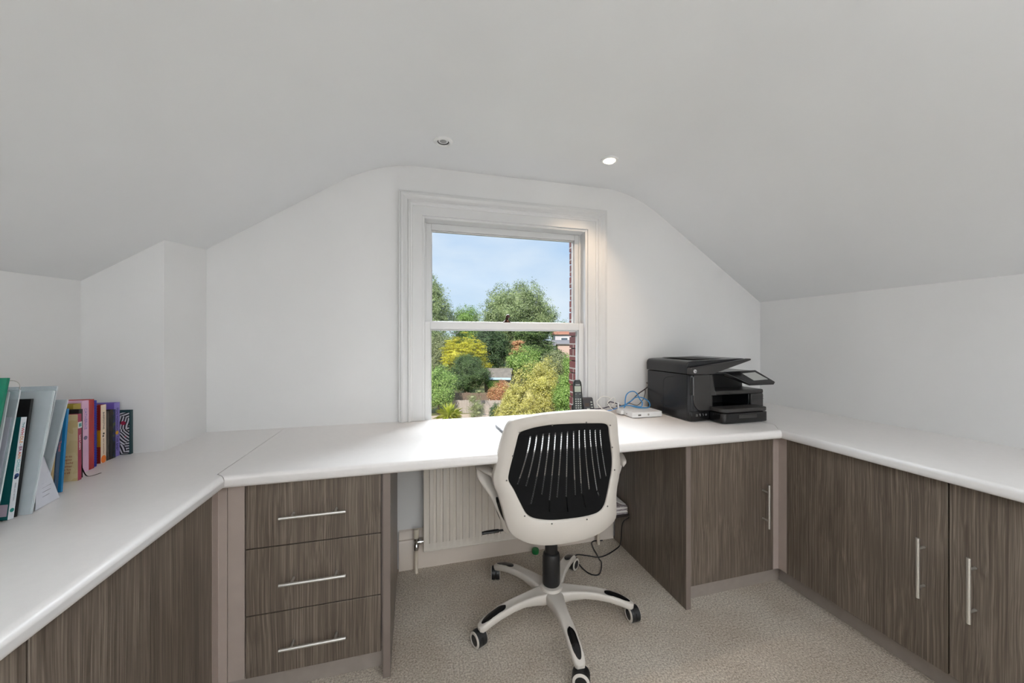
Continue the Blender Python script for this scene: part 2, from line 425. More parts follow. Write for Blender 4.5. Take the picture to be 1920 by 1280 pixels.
# outer brick leaf with its reveal, laid in courses
random.seed(4)
bm = BM()
zc = -1.0
while zc < 3.0:
    j = random.uniform(-.004, .004); k = random.uniform(-.003, .003); t = .010
    inside = WZ0-.03 < zc < 1.80
    for (a, b) in (((-3.0, .036+j), (.950+k, 4.5)) if inside else ((-3.0, 4.5),)):
        box(bm, a, b, YB+.105, YB+.215+random.uniform(-.002, .002), zc, zc+.068)
        box(bm, a - (.008 if a > 0 else 0)*-1, b - (.008 if b < 1 else 0), YB+.105, YB+.208, zc+.068, zc+.075, mi=1)
    zc += .075
struct(obj('wall_outside', bm, [M_BRICK, mat('mortar', s2l(112, 100, 94), .95, noise=.1, nscale=80)]))
# ------------------------------------------------------------------ worktops
YE = 1.288    # front edge of the window desk
XLE, XRE = -.547, 1.607
def worktop(name, label, pts, front_edges):
    bm = BM(); prism(bm, pts, .702, .740)
    es = []
    for e in bm.edges:
        a, b = e.verts[0].co, e.verts[1].co
        if abs(a.z - b.z) > .001: continue
        for (p, q) in front_edges:
            if ((abs(a.x-p[0]) + abs(a.y-p[1]) < 1e-4 and abs(b.x-q[0]) + abs(b.y-q[1]) < 1e-4) or
                (abs(b.x-p[0]) + abs(b.y-p[1]) < 1e-4 and abs(a.x-q[0]) + abs(a.y-q[1]) < 1e-4)): es.append(e)
    bmesh.ops.bevel(bm, geom=es, offset=.0155, segments=6, profile=.5, affect='EDGES')
    for f in bm.faces: f.smooth = abs(f.normal.z) < .999 and (abs(f.normal.z) > .02)
    return tag(obj(name, bm, M_TOP), label, 'worktop')
g = .0010
yj0, yj1 = 1.262, 1.300
worktop('worktop', 'pale worktop on the left side, carrying the row of books and folders',
        [(XL, -.9), (XLE, -.9), (XLE, YE-.002), (XLE-.030-g, YE+.028), (XLE-.030-g, YB), (-.888, YB), (-.888, 1.643), (XL, 1.643)], [((XLE, -.9), (XLE, YE-.002))])
worktop('worktop', 'pale worktop under the window behind the office chair',
        [(XLE+g, YE), (XRE-g, YE), (XRE+.012-g, YE+.030), (XRE+.075-g, YE+.095), (XRE+.075-g, YB), (XLE-.030+g, YB), (XLE-.030+g, YE+.030)], [((XLE+g, YE), (XRE-g, YE))])
worktop('worktop', 'pale worktop along the right wall above the two wide cupboard doors',
        [(XRE, -.9), (XR, -.9), (XR, YB), (XRE+.075+g, YB), (XRE+.075+g, YE+.095), (XRE+.012, YE+.028), (XRE, YE)], [((XRE, -.9), (XRE, YE))])
# ------------------------------------------------------------------ cabinets
def bar_handle(parent, c, length, horiz, out, name='handle'):
    """bar handle: c = centre on the door face; out = unit vector away from the face"""
    bm = BM(); out = Vector(out); c = Vector(c)
    ax = Vector((0, 0, 1)) if not horiz else Vector((1, 0, 0))
    b = c + out * .032
    tube(bm, [b - ax*length/2, b + ax*length/2], .0051, 14, smooth=0)
    for s in (-1, 1):
        p = c + ax * s * .064
        tube(bm, [p - out*.0005, p + out*.031], .0042, 10, smooth=0)
    for f in bm.faces: f.smooth = len(f.verts) == 4
    return obj(name, bm, M_STEEL, parent)
YF = 1.340    # door faces of the window run
ZD0, ZD1 = .078, .694
# three-drawer unit
t = thing('drawer_cabinet', 'woodgrain cabinet of three drawers under the desk, left of the radiator', 'drawers', (0, 0, 0))
obj('carcass', bx(-.590, -.1005, YF+.0205, 1.895, .080, .7005), M_TRIMW, t, bevel=.001)
for z0, z1 in ((.488, ZD1), (.276, .485), (.079, .273)):
    d = obj('drawer', bx(-.512, -.108, YF, YF+.019, z0, z1), M_WOOD, t, bevel=.0012)
    bar_handle(d, (-.312, YF, (z0+z1)/2 - .004), .195, True, (0, -1, 0))
obj('plinth', bx(-.590, -.101, YF+.035, YF+.050, 0.0005, .0795), M_PLINTH, t)
obj('filler_strip', bx(-.560, -.515, YF+.001, YF+.020, .0795, .7005), M_TRIMW, t)
ep = obj('end_panel', bx(-.0995, -.076, YF-.018, 1.895, 0.0005, .7005), M_WOOD, t, bevel=.001)
obj('edge_strip', bx(-.0995, -.076, YF-.0195, YF-.0182, 0.001, .700), mat('panel_edging', s2l(124, 112, 105), .45), ep)
# single-door cabinet right of the knee space
t = thing('cabinet', 'woodgrain cabinet with a single door under the printer', 'cabinet', (0, 0, 0))
obj('carcass', bx(1.1455, 1.660, YF+.0205, 1.895, .080, .7005), M_TRIMW, t)
d = obj('door', bx(1.150, 1.617, YF, YF+.019, ZD0+.003, ZD1), M_WOOD, t, bevel=.0012)
bar_handle(d, (1.556, YF, .393), .198, False, (0, -1, 0))
obj('plinth', bx(1.1455, 1.695, YF+.035, YF+.050, 0.0005, .0795), M_PLINTH, t)
ep = obj('end_panel', bx(1.121, 1.1445, YF-.018, 1.895, 0.0005, .7005), M_WOOD, t, bevel=.001)
obj('edge_strip', bx(1.121, 1.1445, YF-.0195, YF-.0182, 0.001, .700), mat('panel_edging', s2l(124, 112, 105), .45), ep)
# corner posts
XFL, XFR = -.585, 1.650
t = thing('corner_post', 'upright taupe corner post between the left cupboards and the drawers', 'corner post', (XFL, YF, 0))
bm = BM(); prism(bm, [(-.019, -.035), (0, -.035), (0, -.002), (.0235, -.002), (.0235, .018), (-.019, .018)], .0805, .7005)
obj('post', bm, M_TRIMW, t, bevel=.001)
t = thing('corner_post', 'upright taupe corner post between the printer cabinet and the right-hand cupboards', 'corner post', (XFR, YF, 0))
bm = BM(); prism(bm, [(-.0305, .001), (.0, .001), (.0, -.038), (.019, -.038), (.019, .020), (-.0305, .020)], .0805, .7005)
obj('post', bm, M_TRIMW, t, bevel=.001)
# right-hand cupboards along the wall
t = thing('cupboard', 'long woodgrain cupboard with two wide doors along the right wall', 'cupboard', (0, 0, 0))
obj('carcass', bx(XFR+.0205, XR-.002, -.28, YF-.040, .080, .7005), M_TRIMW, t)
for (y0, y1, hy) in ((.776, 1.301, .832), (.247, .772, .716)):
    d = obj('door', bx(XFR, XFR+.019, y0, y1, ZD0+.003, ZD1), M_WOOD, t, bevel=.0012)
    bar_handle(d, (XFR, hy, .393), .198, False, (-1, 0, 0))
d = obj('door', bx(XFR, XFR+.019, -.28, .243, ZD0+.003, ZD1), M_WOOD, t, bevel=.0012)
obj('plinth', bx(XFR+.045, XFR+.060, -.28, YF+.034, 0.0005, .0795), M_PLINTH, t)
# left-hand cupboards
t = thing('cupboard', 'woodgrain cupboards below the left worktop, lit by the window', 'cupboard', (0, 0, 0))
obj('carcass', bx(XL+.002, XFL-.0205, -.36, YF-.040, .080, .7005), M_TRIMW, t)
for (y0, y1) in ((.757, 1.303), (.207, .753), (-.343, .203)):
    d = obj('door', bx(XFL-.019, XFL, y0, y1, ZD0+.003, ZD1), M_WOOD, t, bevel=.0012)
obj('plinth', bx(XFL-.060, XFL-.045, -.36, YF+.034, 0.0005, .0795), M_PLINTH, t)
# ------------------------------------------------------------------ radiator
t = thing('radiator', 'white ribbed panel radiator on the wall under the window', 'radiator', (.50, YB-.06, .12))
X0, X1, Z0r, Z1r, yf = .052, .965, .122, .572, 1.842
bm = BM()
n = 27; pitch = (X1 - X0 - .04) / n
pts = [(X0, yf+.012), (X0, yf+.001)]
for i in range(n):
    a = X0 + .02 + i * pitch
    pts += [(a+.003, yf), (a+.005, yf-.010), (a+pitch-.010, yf-.010), (a+pitch-.008, yf)]
pts += [(X1, yf+.001), (X1, yf+.012)]
def ribring(z, k):
    return [(x, yf + (y - yf) * k if y < yf + .0005 else y, z) for x, y in pts]
rings = [ribring(Z0r, 0), ribring(Z0r+.032, 0), ribring(Z0r+.045, 1), ribring(Z1r-.045, 1), ribring(Z1r-.032, 0), ribring(Z1r, 0)]
loft(bm, rings)
bmesh.ops.translate(bm, vec=(-.50, -(YB-.06), -.12), verts=bm.verts)
obj('front_panel', bm, M_RAD, t)
bm = BM(); box(bm, X0+.002, X1-.002, yf+.012, yf+.050, Z1r-.004, Z1r+.004); box(bm, X0-.004, X0, yf-.002, yf+.052, Z0r-.004, Z1r+.004)
box(bm, X1, X1+.004, yf-.002, yf+.052, Z0r-.004, Z1r+.004); box(bm, X0+.01, X1-.01, yf+.042, yf+.054, Z0r, Z1r-.006); box(bm, X0, X1, yf+.0125, yf+.041, Z0r+.01, Z0r+.05)
box(bm, X0-.001, X1+.001, yf-.003, yf+.012, Z0r-.006, Z0r)
for hx in (.2, .8): box(bm, hx, hx+.03, yf+.054, YB-.001, .25, .5)
bmesh.ops.translate(bm, vec=(-.50, -(YB-.06), -.12), verts=bm.verts)
obj('casing', bm, M_RAD, t, bevel=.0015)
for vx in (.014, 1.006):
    def T3(p): return (p[0]-.50, p[1]-(YB-.06), p[2]-.12)
    vy = 1.876; s = 1 if vx < .5 else -1
    bm = BM(); tube(bm, [T3((vx, vy, 0)), T3((vx, vy, .125))], .0085, 14, smooth=0)
    obj('pipe', bm, mat('painted_pipe', s2l(220, 208, 192), .4), t, smooth=True)
    bm = BM()
    lathe(bm, [(.0115, .115), (.0130, .120), (.0130, .138), (.010, .141), (.010, .158), (.012, .160), (.012, .172)], 16, T3((vx, vy, 0)))
    lathe(bm, [(.0085, 0), (.0085, .012), (.014, .014), (.014, .026), (.009, .028), (.009, .036)], 16, T3((vx if s > 0 else vx-.036, vy, .152)), 'x')
    v = obj('valve', bm, M_CHROME, t, smooth=True)
    bm = BM(); lathe(bm, [(.011, .172), (.0125, .175), (.0125, .212), (.010, .217)], 18, T3((vx, vy, 0)))
    obj('valve_cap', bm, mat('cream_cap', s2l(222, 212, 194), .45), v, smooth=False, bevel=.001)
# dark low shelf fixed in the corner beyond the chair and the papers on it
t = tag(obj('wall_shelf', bx(.985, 1.1195, 1.745, YB-.001, .205, .215), mat('dark_shelf', s2l(48, 42, 40), .5)), 'dark low shelf in the corner by the radiator, mostly behind the chair', 'shelf')
random.seed(9)
M_PAPER = mat('white_paper', s2l(232, 228, 224), .8, noise=.03, nscale=30)
z = .2155
for i in range(5):
    bm = BM(); w = .125; l = .15; k = 8; hh = .009 if i < 4 else .006
    top = []; 
    rings = []
    for a in range(k + 1):
        u = a / k; y = 1.752 + l * u
        sag = .0
        rings.append([(.99, y, z), (.99 + w, y, z), (.99 + w - .002, y, z + hh*.5 + .003*math.sin(u*3+i)*0), (.99 + w - .012*i, y, z + hh), (.99, y, z + hh)])
    loft(bm, rings)
    o = obj('paper_wad', bm, M_PAPER if i % 2 else mat('printed_paper', s2l(168, 158, 160), .8, noise=.45, nscale=160), None, bevel=.0008)
    tag(o, ['printed leaflet pile at the bottom of the papers beside the chair', 'white pamphlet second from the bottom of the papers beside the chair', 'printed pamphlet in the middle of the papers beside the chair', 'white pamphlet second from the top of the papers beside the chair', 'printed sheet bundle on top of the papers beside the chair'][i], 'papers', 'papers beside the chair')
    z += hh + .0004
# curled white page sticking out of the pile
bm = BM(); rings = []
for a in range(9):
    u = a / 8; x = 1.000 + .105 * u
    zz = z + .004 + .055 * (1-u)**1.6
    rings.append([(x, 1.755, zz), (x, 1.86, zz+.004), (x, 1.86, zz+.006), (x, 1.755, zz+.002)])
loft(bm, rings)
tag(obj('paper_sheet', bm, M_PAPER, smooth=True), 'white curled sheet standing up on the papers beside the chair', 'paper')
# green bottle cap on the carpet behind the chair column
bm = BM(); lathe(bm, [(.0, .0), (.017, 0), (.019, .003), (.019, .020), (.016, .024), (0, .024)], 20)
tag(obj('bottle_cap', bm, mat('green_plastic', s2l(16, 120, 60), .4), smooth=False, loc=(.636, 1.885, .0005)), 'green bottle cap on the carpet against the skirting', 'bottle cap')
# black cable looping on the carpet
CAB = [(1.108, 1.90), (0.98, 1.921), (0.941, 1.752), (0.936, 1.712), (0.89, 1.64), (0.857, 1.628), (0.828, 1.66), (0.818, 1.743), (0.838, 1.807), (0.887, 1.778), (0.94, 1.75), (1.005, 1.77), (1.091, 1.812)]
bm = BM()
pts = [(1.045, 1.900, .0035), (.975, 1.895, .0035)] + [(x, y, .0035 + (.006 if i in (7, 8) else 0)) for i, (x, y) in enumerate(CAB[2:])] + [(1.112, 1.818, .03), (1.112, 1.80, .14), (1.1125, 1.74, .20)]
tube(bm, pts, .0030, 8)
tag(obj('power_cable', bm, M_BLACK, smooth=True), 'thin black cable looping over the carpet beside the right end panel', 'cable')
# ------------------------------------------------------------------ downlights
def downlight(x, y, label, lit):
    zt = ceil_z(x, y)
    t = thing('downlight', label, 'ceiling light', (x, y, zt), group='recessed ceiling downlights')
    bm = BM(); lathe(bm, [(.024, .004), (.026, -.003), (.030, -.008), (.040, -.0065), (.0425, -.001), (.0425, .004)], 40, cap=False)
    obj('bezel', bm, mat('white_lamp_ring', (.78, .78, .77), .3), t, smooth=True)
    if lit:
        bm = BM(); lathe(bm, [(.0, -.0135), (.018, -.0130), (.0235, -.011), (.026, -.007), (.026, .002), (0, .002)], 32, cap=False)
        bmesh.ops.rotate(bm, verts=bm.verts, matrix=Matrix.Rotation(R(9), 3, 'Y'))
        obj('lamp', bm, mat('lit_lamp', (1, 1, 1), .4, emit=((1.0, .86, .62), 9)), t, smooth=True)
        light('downlight_beam', 'SPOT', (x+.003, y+.004, zt-.02), (R(14), R(8), 0), 15, (1.0, .74, .50), spot_size=R(95), spot_blend=.8, shadow_soft_size=.02)
    else:
        bm = BM(); lathe(bm, [(.0255, -.002), (.0235, -.0035), (.021, .001), (.019, .003)], 32, cap=False)
        obj('baffle', bm, mat('dark_baffle', (.03, .03, .03), .4), t, smooth=True)
        bm = BM(); lathe(bm, [(.0, -.0015), (.010, -.001), (.021, .0012), (.0, .0013)], 32, cap=False)
        obj('lamp', bm, mat('unlit_lamp_glass', (.34, .34, .34), .15), t, smooth=True)
downlight(.128, 1.66, 'round recessed ceiling downlight, switched off, left of the two', False)
downlight(.926, 1.615, 'round recessed ceiling downlight, glowing, right of the two', True)
# ------------------------------------------------------------------ office chair
HX, HY = .560, 1.452
OUT = [(-0.2372, 0.8496), (-0.2188, 0.8665), (-0.1738, 0.8795), (-0.1121, 0.8898), (-0.0556, 0.8941), (0.0322, 0.8953), (0.1123, 0.8887), (0.1638, 0.8771), (0.1919, 0.8604), (0.2015, 0.8238), (0.209, 0.7782), (0.2186, 0.7227), (0.2271, 0.6666), (0.2247, 0.6309), (0.2192, 0.6006), (0.2115, 0.5716), (0.2092, 0.5264), (0.2143, 0.4792), (0.2117, 0.4481), (0.1899, 0.4328), (0.1418, 0.4166), (0.077, 0.4078), (0.0003, 0.4062), (-0.0692, 0.4048), (-0.1104, 0.4066), (-0.1503, 0.4125), (-0.1894, 0.4259), (-0.2242, 0.4532), (-0.2399, 0.4939), (-0.2519, 0.5432), (-0.266, 0.592), (-0.2791, 0.6241), (-0.2832, 0.6571), (-0.2726, 0.7079), (-0.2635, 0.7582), (-0.2515, 0.8081)]
INN = [(-0.1918, 0.8225), (-0.1424, 0.8392), (-0.0792, 0.8478), (0.0061, 0.8476), (0.0826, 0.8418), (0.1308, 0.8355), (0.1519, 0.8224), (0.1593, 0.7866), (0.1698, 0.7412), (0.1784, 0.6867), (0.1766, 0.6428), (0.1673, 0.6006), (0.1571, 0.5589), (0.1435, 0.5182), (0.1161, 0.4987), (0.0641, 0.4956), (-0.0022, 0.4976), (-0.0714, 0.4992), (-0.1123, 0.5032), (-0.1442, 0.5105), (-0.1678, 0.527), (-0.1877, 0.5639), (-0.2113, 0.6127), (-0.2291, 0.6448), (-0.2273, 0.678), (-0.2168, 0.7279), (-0.2062, 0.7774), (-0.1992, 0.8102)]
SL = [(-0.1573, 0.8067, -0.1987, 0.6298), (-0.1357, 0.8108, -0.1695, 0.624), (-0.113, 0.8145, -0.1513, 0.5587), (-0.0915, 0.8165, -0.1141, 0.593), (-0.0695, 0.8173, -0.0861, 0.5711), (-0.0462, 0.8179, -0.0581, 0.5793), (-0.024, 0.8191, -0.023, 0.5785), (-0.0002, 0.8192, 0.0137, 0.58), (0.0224, 0.8199, 0.0399, 0.5829), (0.0449, 0.8196, 0.0728, 0.5945), (0.0684, 0.8173, 0.1086, 0.5832), (0.0918, 0.8147, 0.1245, 0.626), (0.1152, 0.8118, 0.153, 0.6287)]
SCR = [(-0.1979, 0.8224), (-0.0857, 0.8488), (0.0449, 0.8512), (0.1576, 0.8277), (0.1722, 0.7407), (0.1889, 0.6488), (0.1565, 0.5147), (0.0594, 0.4871), (-0.0794, 0.4897), (-0.1755, 0.5201), (-0.2382, 0.6475), (-0.2192, 0.7376)]
DS = [(-0.0861, 0.567, -0.0853, 0.5311), (-0.0211, 0.5742, -0.0154, 0.5247), (0.0448, 0.5779, 0.058, 0.5286), (0.1132, 0.5762, 0.1216, 0.5569)]
def yb(x, z):            # the curved back, in chair coordinates
    return 1.235 - HY + (x + .015) ** 2 - .06 * (z - .66)
chair = thing('office_chair', 'white swivel office chair with a black slotted back at the window desk', 'office chair', (HX, HY, 0))
def smooth_closed(pts, n):
    P = [Vector((p[0], p[1], 0)) for p in pts]; m = len(P); out = []
    for i in range(m):
        a, b, c, d = P[i-1], P[i], P[(i+1) % m], P[(i+2) % m]
        for k in range(6):
            t = k / 6
            out.append(0.5*((2*b)+(-a+c)*t+(2*a-5*b+4*c-d)*t*t+(-a+3*b-3*c+d)*t**3))
    L = [0]
    for i in range(len(out)): L.append(L[-1] + (out[(i+1) % len(out)] - out[i]).length)
    return out
def by_angle(pts, n, c):
    P = smooth_closed(pts, n); res = []
    for k in range(n):
        a = 2*math.pi*k/n; dx, dz = math.cos(a), math.sin(a); best = None
        for i in range(len(P)):
            p, q = P[i], P[(i+1) % len(P)]
            ax, az, bx_, bz = p.x-c[0], p.y-c[1], q.x-c[0], q.y-c[1]
            c1 = dx*az - dz*ax; c2 = dx*bz - dz*bx_
            if c1 * c2 <= 0 and c1 != c2:
                t = c1/(c1-c2); x = ax+(bx_-ax)*t; z = az+(bz-az)*t; r = x*dx+z*dz
                if r > 0 and (best is None or r > best): best = r
        res.append((c[0]+dx*best, c[1]+dz*best))
    return res
NA = 160; CC = (-.025, .665)
po, pi_ = by_angle(OUT, NA, CC), by_angle(INN, NA, CC)
bm = BM()
# profile across the ring from outer to inner edge: (blend, offset backwards)
rear = [(0.0, .012), (.0, .004), (.02, -.004), (.06, -.008), (.5, -.009), (.90, -.007), (.97, -.004), (1.0, .002), (1.0, .014)]
rings = []
for k in range(NA):
    o_, i_ = po[k], pi_[k]; ring = []
    for s, off in rear + [(.9, .016), (.5, .017), (.06, .015)]:
        x = o_[0] + (i_[0]-o_[0])*s; z = o_[1] + (i_[1]-o_[1])*s
        ring.append((x, yb(x, z) + off, z))
    rings.append(ring)
rings.append(rings[0])
loft(bm, rings, cap=False); bmesh.ops.remove_doubles(bm, verts=bm.verts, dist=1e-5)
bmesh.ops.recalc_face_normals(bm, faces=bm.faces)
shell = obj('back_frame', bm, M_CHAIRW, chair, smooth=True)
M_SCREW = mat('screw_metal', (.18, .17, .16), .35, metal=.9)
for x, z in SCR:
    bm = BM(); lathe(bm, [(.0030, -.0008), (.0030, -.0016), (.0016, -.0018), (.0014, -.0010), (0, -.0010)], 12, (x, yb(x, z)-.0085, z), 'y')
    obj('screw', bm, M_SCREW, shell, smooth=True)
# black back panel with slots
def bend(bm, off=0.0):
    for v in bm.verts: v.co = Vector((v.co.x, yb(v.co.x, v.co.z) + off + v.co.y, v.co.z))
def slot_path(s):
    x0, z0, x1, z1 = s; pts = []
    for k in range(9):
        t = k/8; e = t**1.35
        pts.append((x0+(x1-x0)*e, z0+(z1-z0)*t))
    return pts
def slot_outline(s, w):
    P = slot_path(s); L, Rr = [], []
    for i, p in enumerate(P):
        a, b = P[max(i-1, 0)], P[min(i+1, 8)]; d = Vector((b[0]-a[0], b[1]-a[1])).normalized()
        L.append((p[0]-d.y*w, p[1]+d.x*w)); Rr.append((p[0]+d.y*w, p[1]-d.x*w))
    d = Vector((P[0][0]-P[1][0], P[0][1]-P[1][1])).normalized(); e = Vector((P[-1][0]-P[-2][0], P[-1][1]-P[-2][1])).normalized()
    return [(P[0][0]+d.x*w*.8, P[0][1]+d.y*w*.8)] + L + [(P[-1][0]+e.x*w*.8, P[-1][1]+e.y*w*.8)] + Rr[::-1]
def extend(s):
    x0, z0, x1, z1 = s; return s
cu = bpy.data.curves.new('panel', 'CURVE'); cu.dimensions = '2D'; cu.fill_mode = 'BOTH'; cu.extrude = .0022
grow = [(CC[0] + (p[0]-CC[0])*1.02, CC[1] + (p[1]-CC[1])*1.02) for p in pi_]
allsl = [slot_outline(s, .0029) for s in SL] + [slot_outline(s, .0024) for s in DS]
for poly in [grow] + allsl:
    sp = cu.splines.new('POLY'); sp.points.add(len(poly)-1); sp.use_cyclic_u = True
    for i, p in enumerate(poly): sp.points[i].co = (p[0], p[1], 0, 1)
tmp = bpy.data.objects.new('panel', cu); COL.objects.link(tmp)
me = bpy.data.meshes.new_from_object(tmp.evaluated_get(bpy.context.evaluated_depsgraph_get())); bpy.data.objects.remove(tmp)
bm = BM(); bm.from_mesh(me); bpy.data.meshes.remove(me)
bmesh.ops.remove_doubles(bm, verts=bm.verts, dist=1e-6)
bmesh.ops.triangulate(bm, faces=bm.faces)
for it in range(3):
    es = [e for e in bm.edges if e.calc_length() > .035]
    if es: bmesh.ops.subdivide_edges(bm, edges=es, cuts=1); bmesh.ops.triangulate(bm, faces=bm.faces)
for v in bm.verts: v.co = Vector((v.co.x, v.co.z, v.co.y))
bend(bm, .003)
bmesh.ops.recalc_face_normals(bm, faces=bm.faces)
panel = obj('back_panel', bm, mat('chair_back_black', (.006, .006, .0065), .75, spec=.15, noise=.1), chair)
# twisted strands crossing the slots
bm = BM()
for s in SL:
    P = slot_path(s); L = sum(math.dist(P[i], P[i+1]) for i in range(8)); nz = max(6, int(L/.0085))
    for ph in (0, 1):
        pts = []
        for k in range(nz*2+1):
            t = k/(nz*2)*8; i = min(int(t), 7); f = t-i
            x = P[i][0]+(P[i+1][0]-P[i][0])*f; z = P[i][1]+(P[i+1][1]-P[i][1])*f
            pts.append((x + .0029*math.cos(math.pi*(k/2+ph)), .0006*math.sin(math.pi*(k/2+ph)), z))
        tube(bm, pts, .0007, 4, smooth=0)
bend(bm, .0035)
obj('slot_strands', bm, mat('grey_strand', (.16, .16, .16), .35), panel)
# seat
def superring(cx, cy, hx, hy, z, n=48, e=2.0, taper=0.0):
    out = []
    for k in range(n):
        a = 2*math.pi*k/n; c_, s_ = math.cos(a), math.sin(a)
        x = abs(c_)**(2/e)*(1 if c_ > 0 else -1); y = abs(s_)**(2/e)*(1 if s_ > 0 else -1)
        out.append((cx + x*hx*(1 - taper*(y+1)/2), cy + y*hy, z))
    return out
bm = BM()
loft(bm, [superring(.0, .035, .17, .185, .432, e=3.6), superring(.0, .035, .192, .205, .438, e=3.6), superring(.0, .035, .20, .213, .462, e=3.6), superring(.0, .035, .198, .211, .480, e=3.6), superring(.0, .035, .18, .192, .494, e=3.4), superring(.0, .035, .10, .12, .499, e=3)])
obj('seat_cushion', bm, M_DARK, chair, smooth=True)
bm = BM()
loft(bm, [superring(0, .03, .10, .12, .404, e=3), superring(0, .03, .175, .190, .412, e=3.6), superring(0, .035, .196, .208, .428, e=3.6), superring(0, .035, .192, .205, .4375, e=3.6)])
obj('seat_shell', bm, M_CHAIRW, chair, smooth=True)
# mechanism, lever and gas column
bm = BM()
box(bm, -.045, .050, -.075, .10, .372, .404); box(bm, -.03, .035, -.06, .06, .345, .372)
obj('tilt_mechanism', bm, M_BLACK, chair, bevel=.006)
bm = BM(); tube(bm, [(-.04, -.03, .388), (-.15, -.035, .396), (-.245, -.04, .400)], .004, 10, smooth=3)
tube(bm, [(-.236, -.0395, .3997), (-.25, -.04, .400), (-.285, -.041, .400), (-.302, -.042, .399)], lambda u: (.0095 - .004*abs(u-.35), .006), 12, smooth=4)
obj('lever', bm, M_BLACK, chair, smooth=True)
bm = BM(); lathe(bm, [(.0345, .128), (.0365, .134), (.0365, .240), (.033, .256), (.026, .262)], 40)
lathe(bm, [(.0265, .250), (.0265, .330), (.030, .335), (.030, .352)], 32)
lathe(bm, [(.019, .33), (.019, .38)], 24)
obj('gas_column', bm, M_BLACK, chair, smooth=False, bevel=.0008)
for p in bpy.data.objects['gas_column'].data.polygons: p.use_smooth = len(p.vertices) == 4 and abs(p.normal.z) < .6
# back support bracket
bm = BM(); tube(bm, [(-.0, -.07, .388), (0, -.13, .390), (0, -.175, .415), (0, yb(0, .46)+.018, .47)], lambda u: (.035, .008), 12, smooth=5)
obj('back_bracket', bm, M_BLACK, chair, smooth=True)
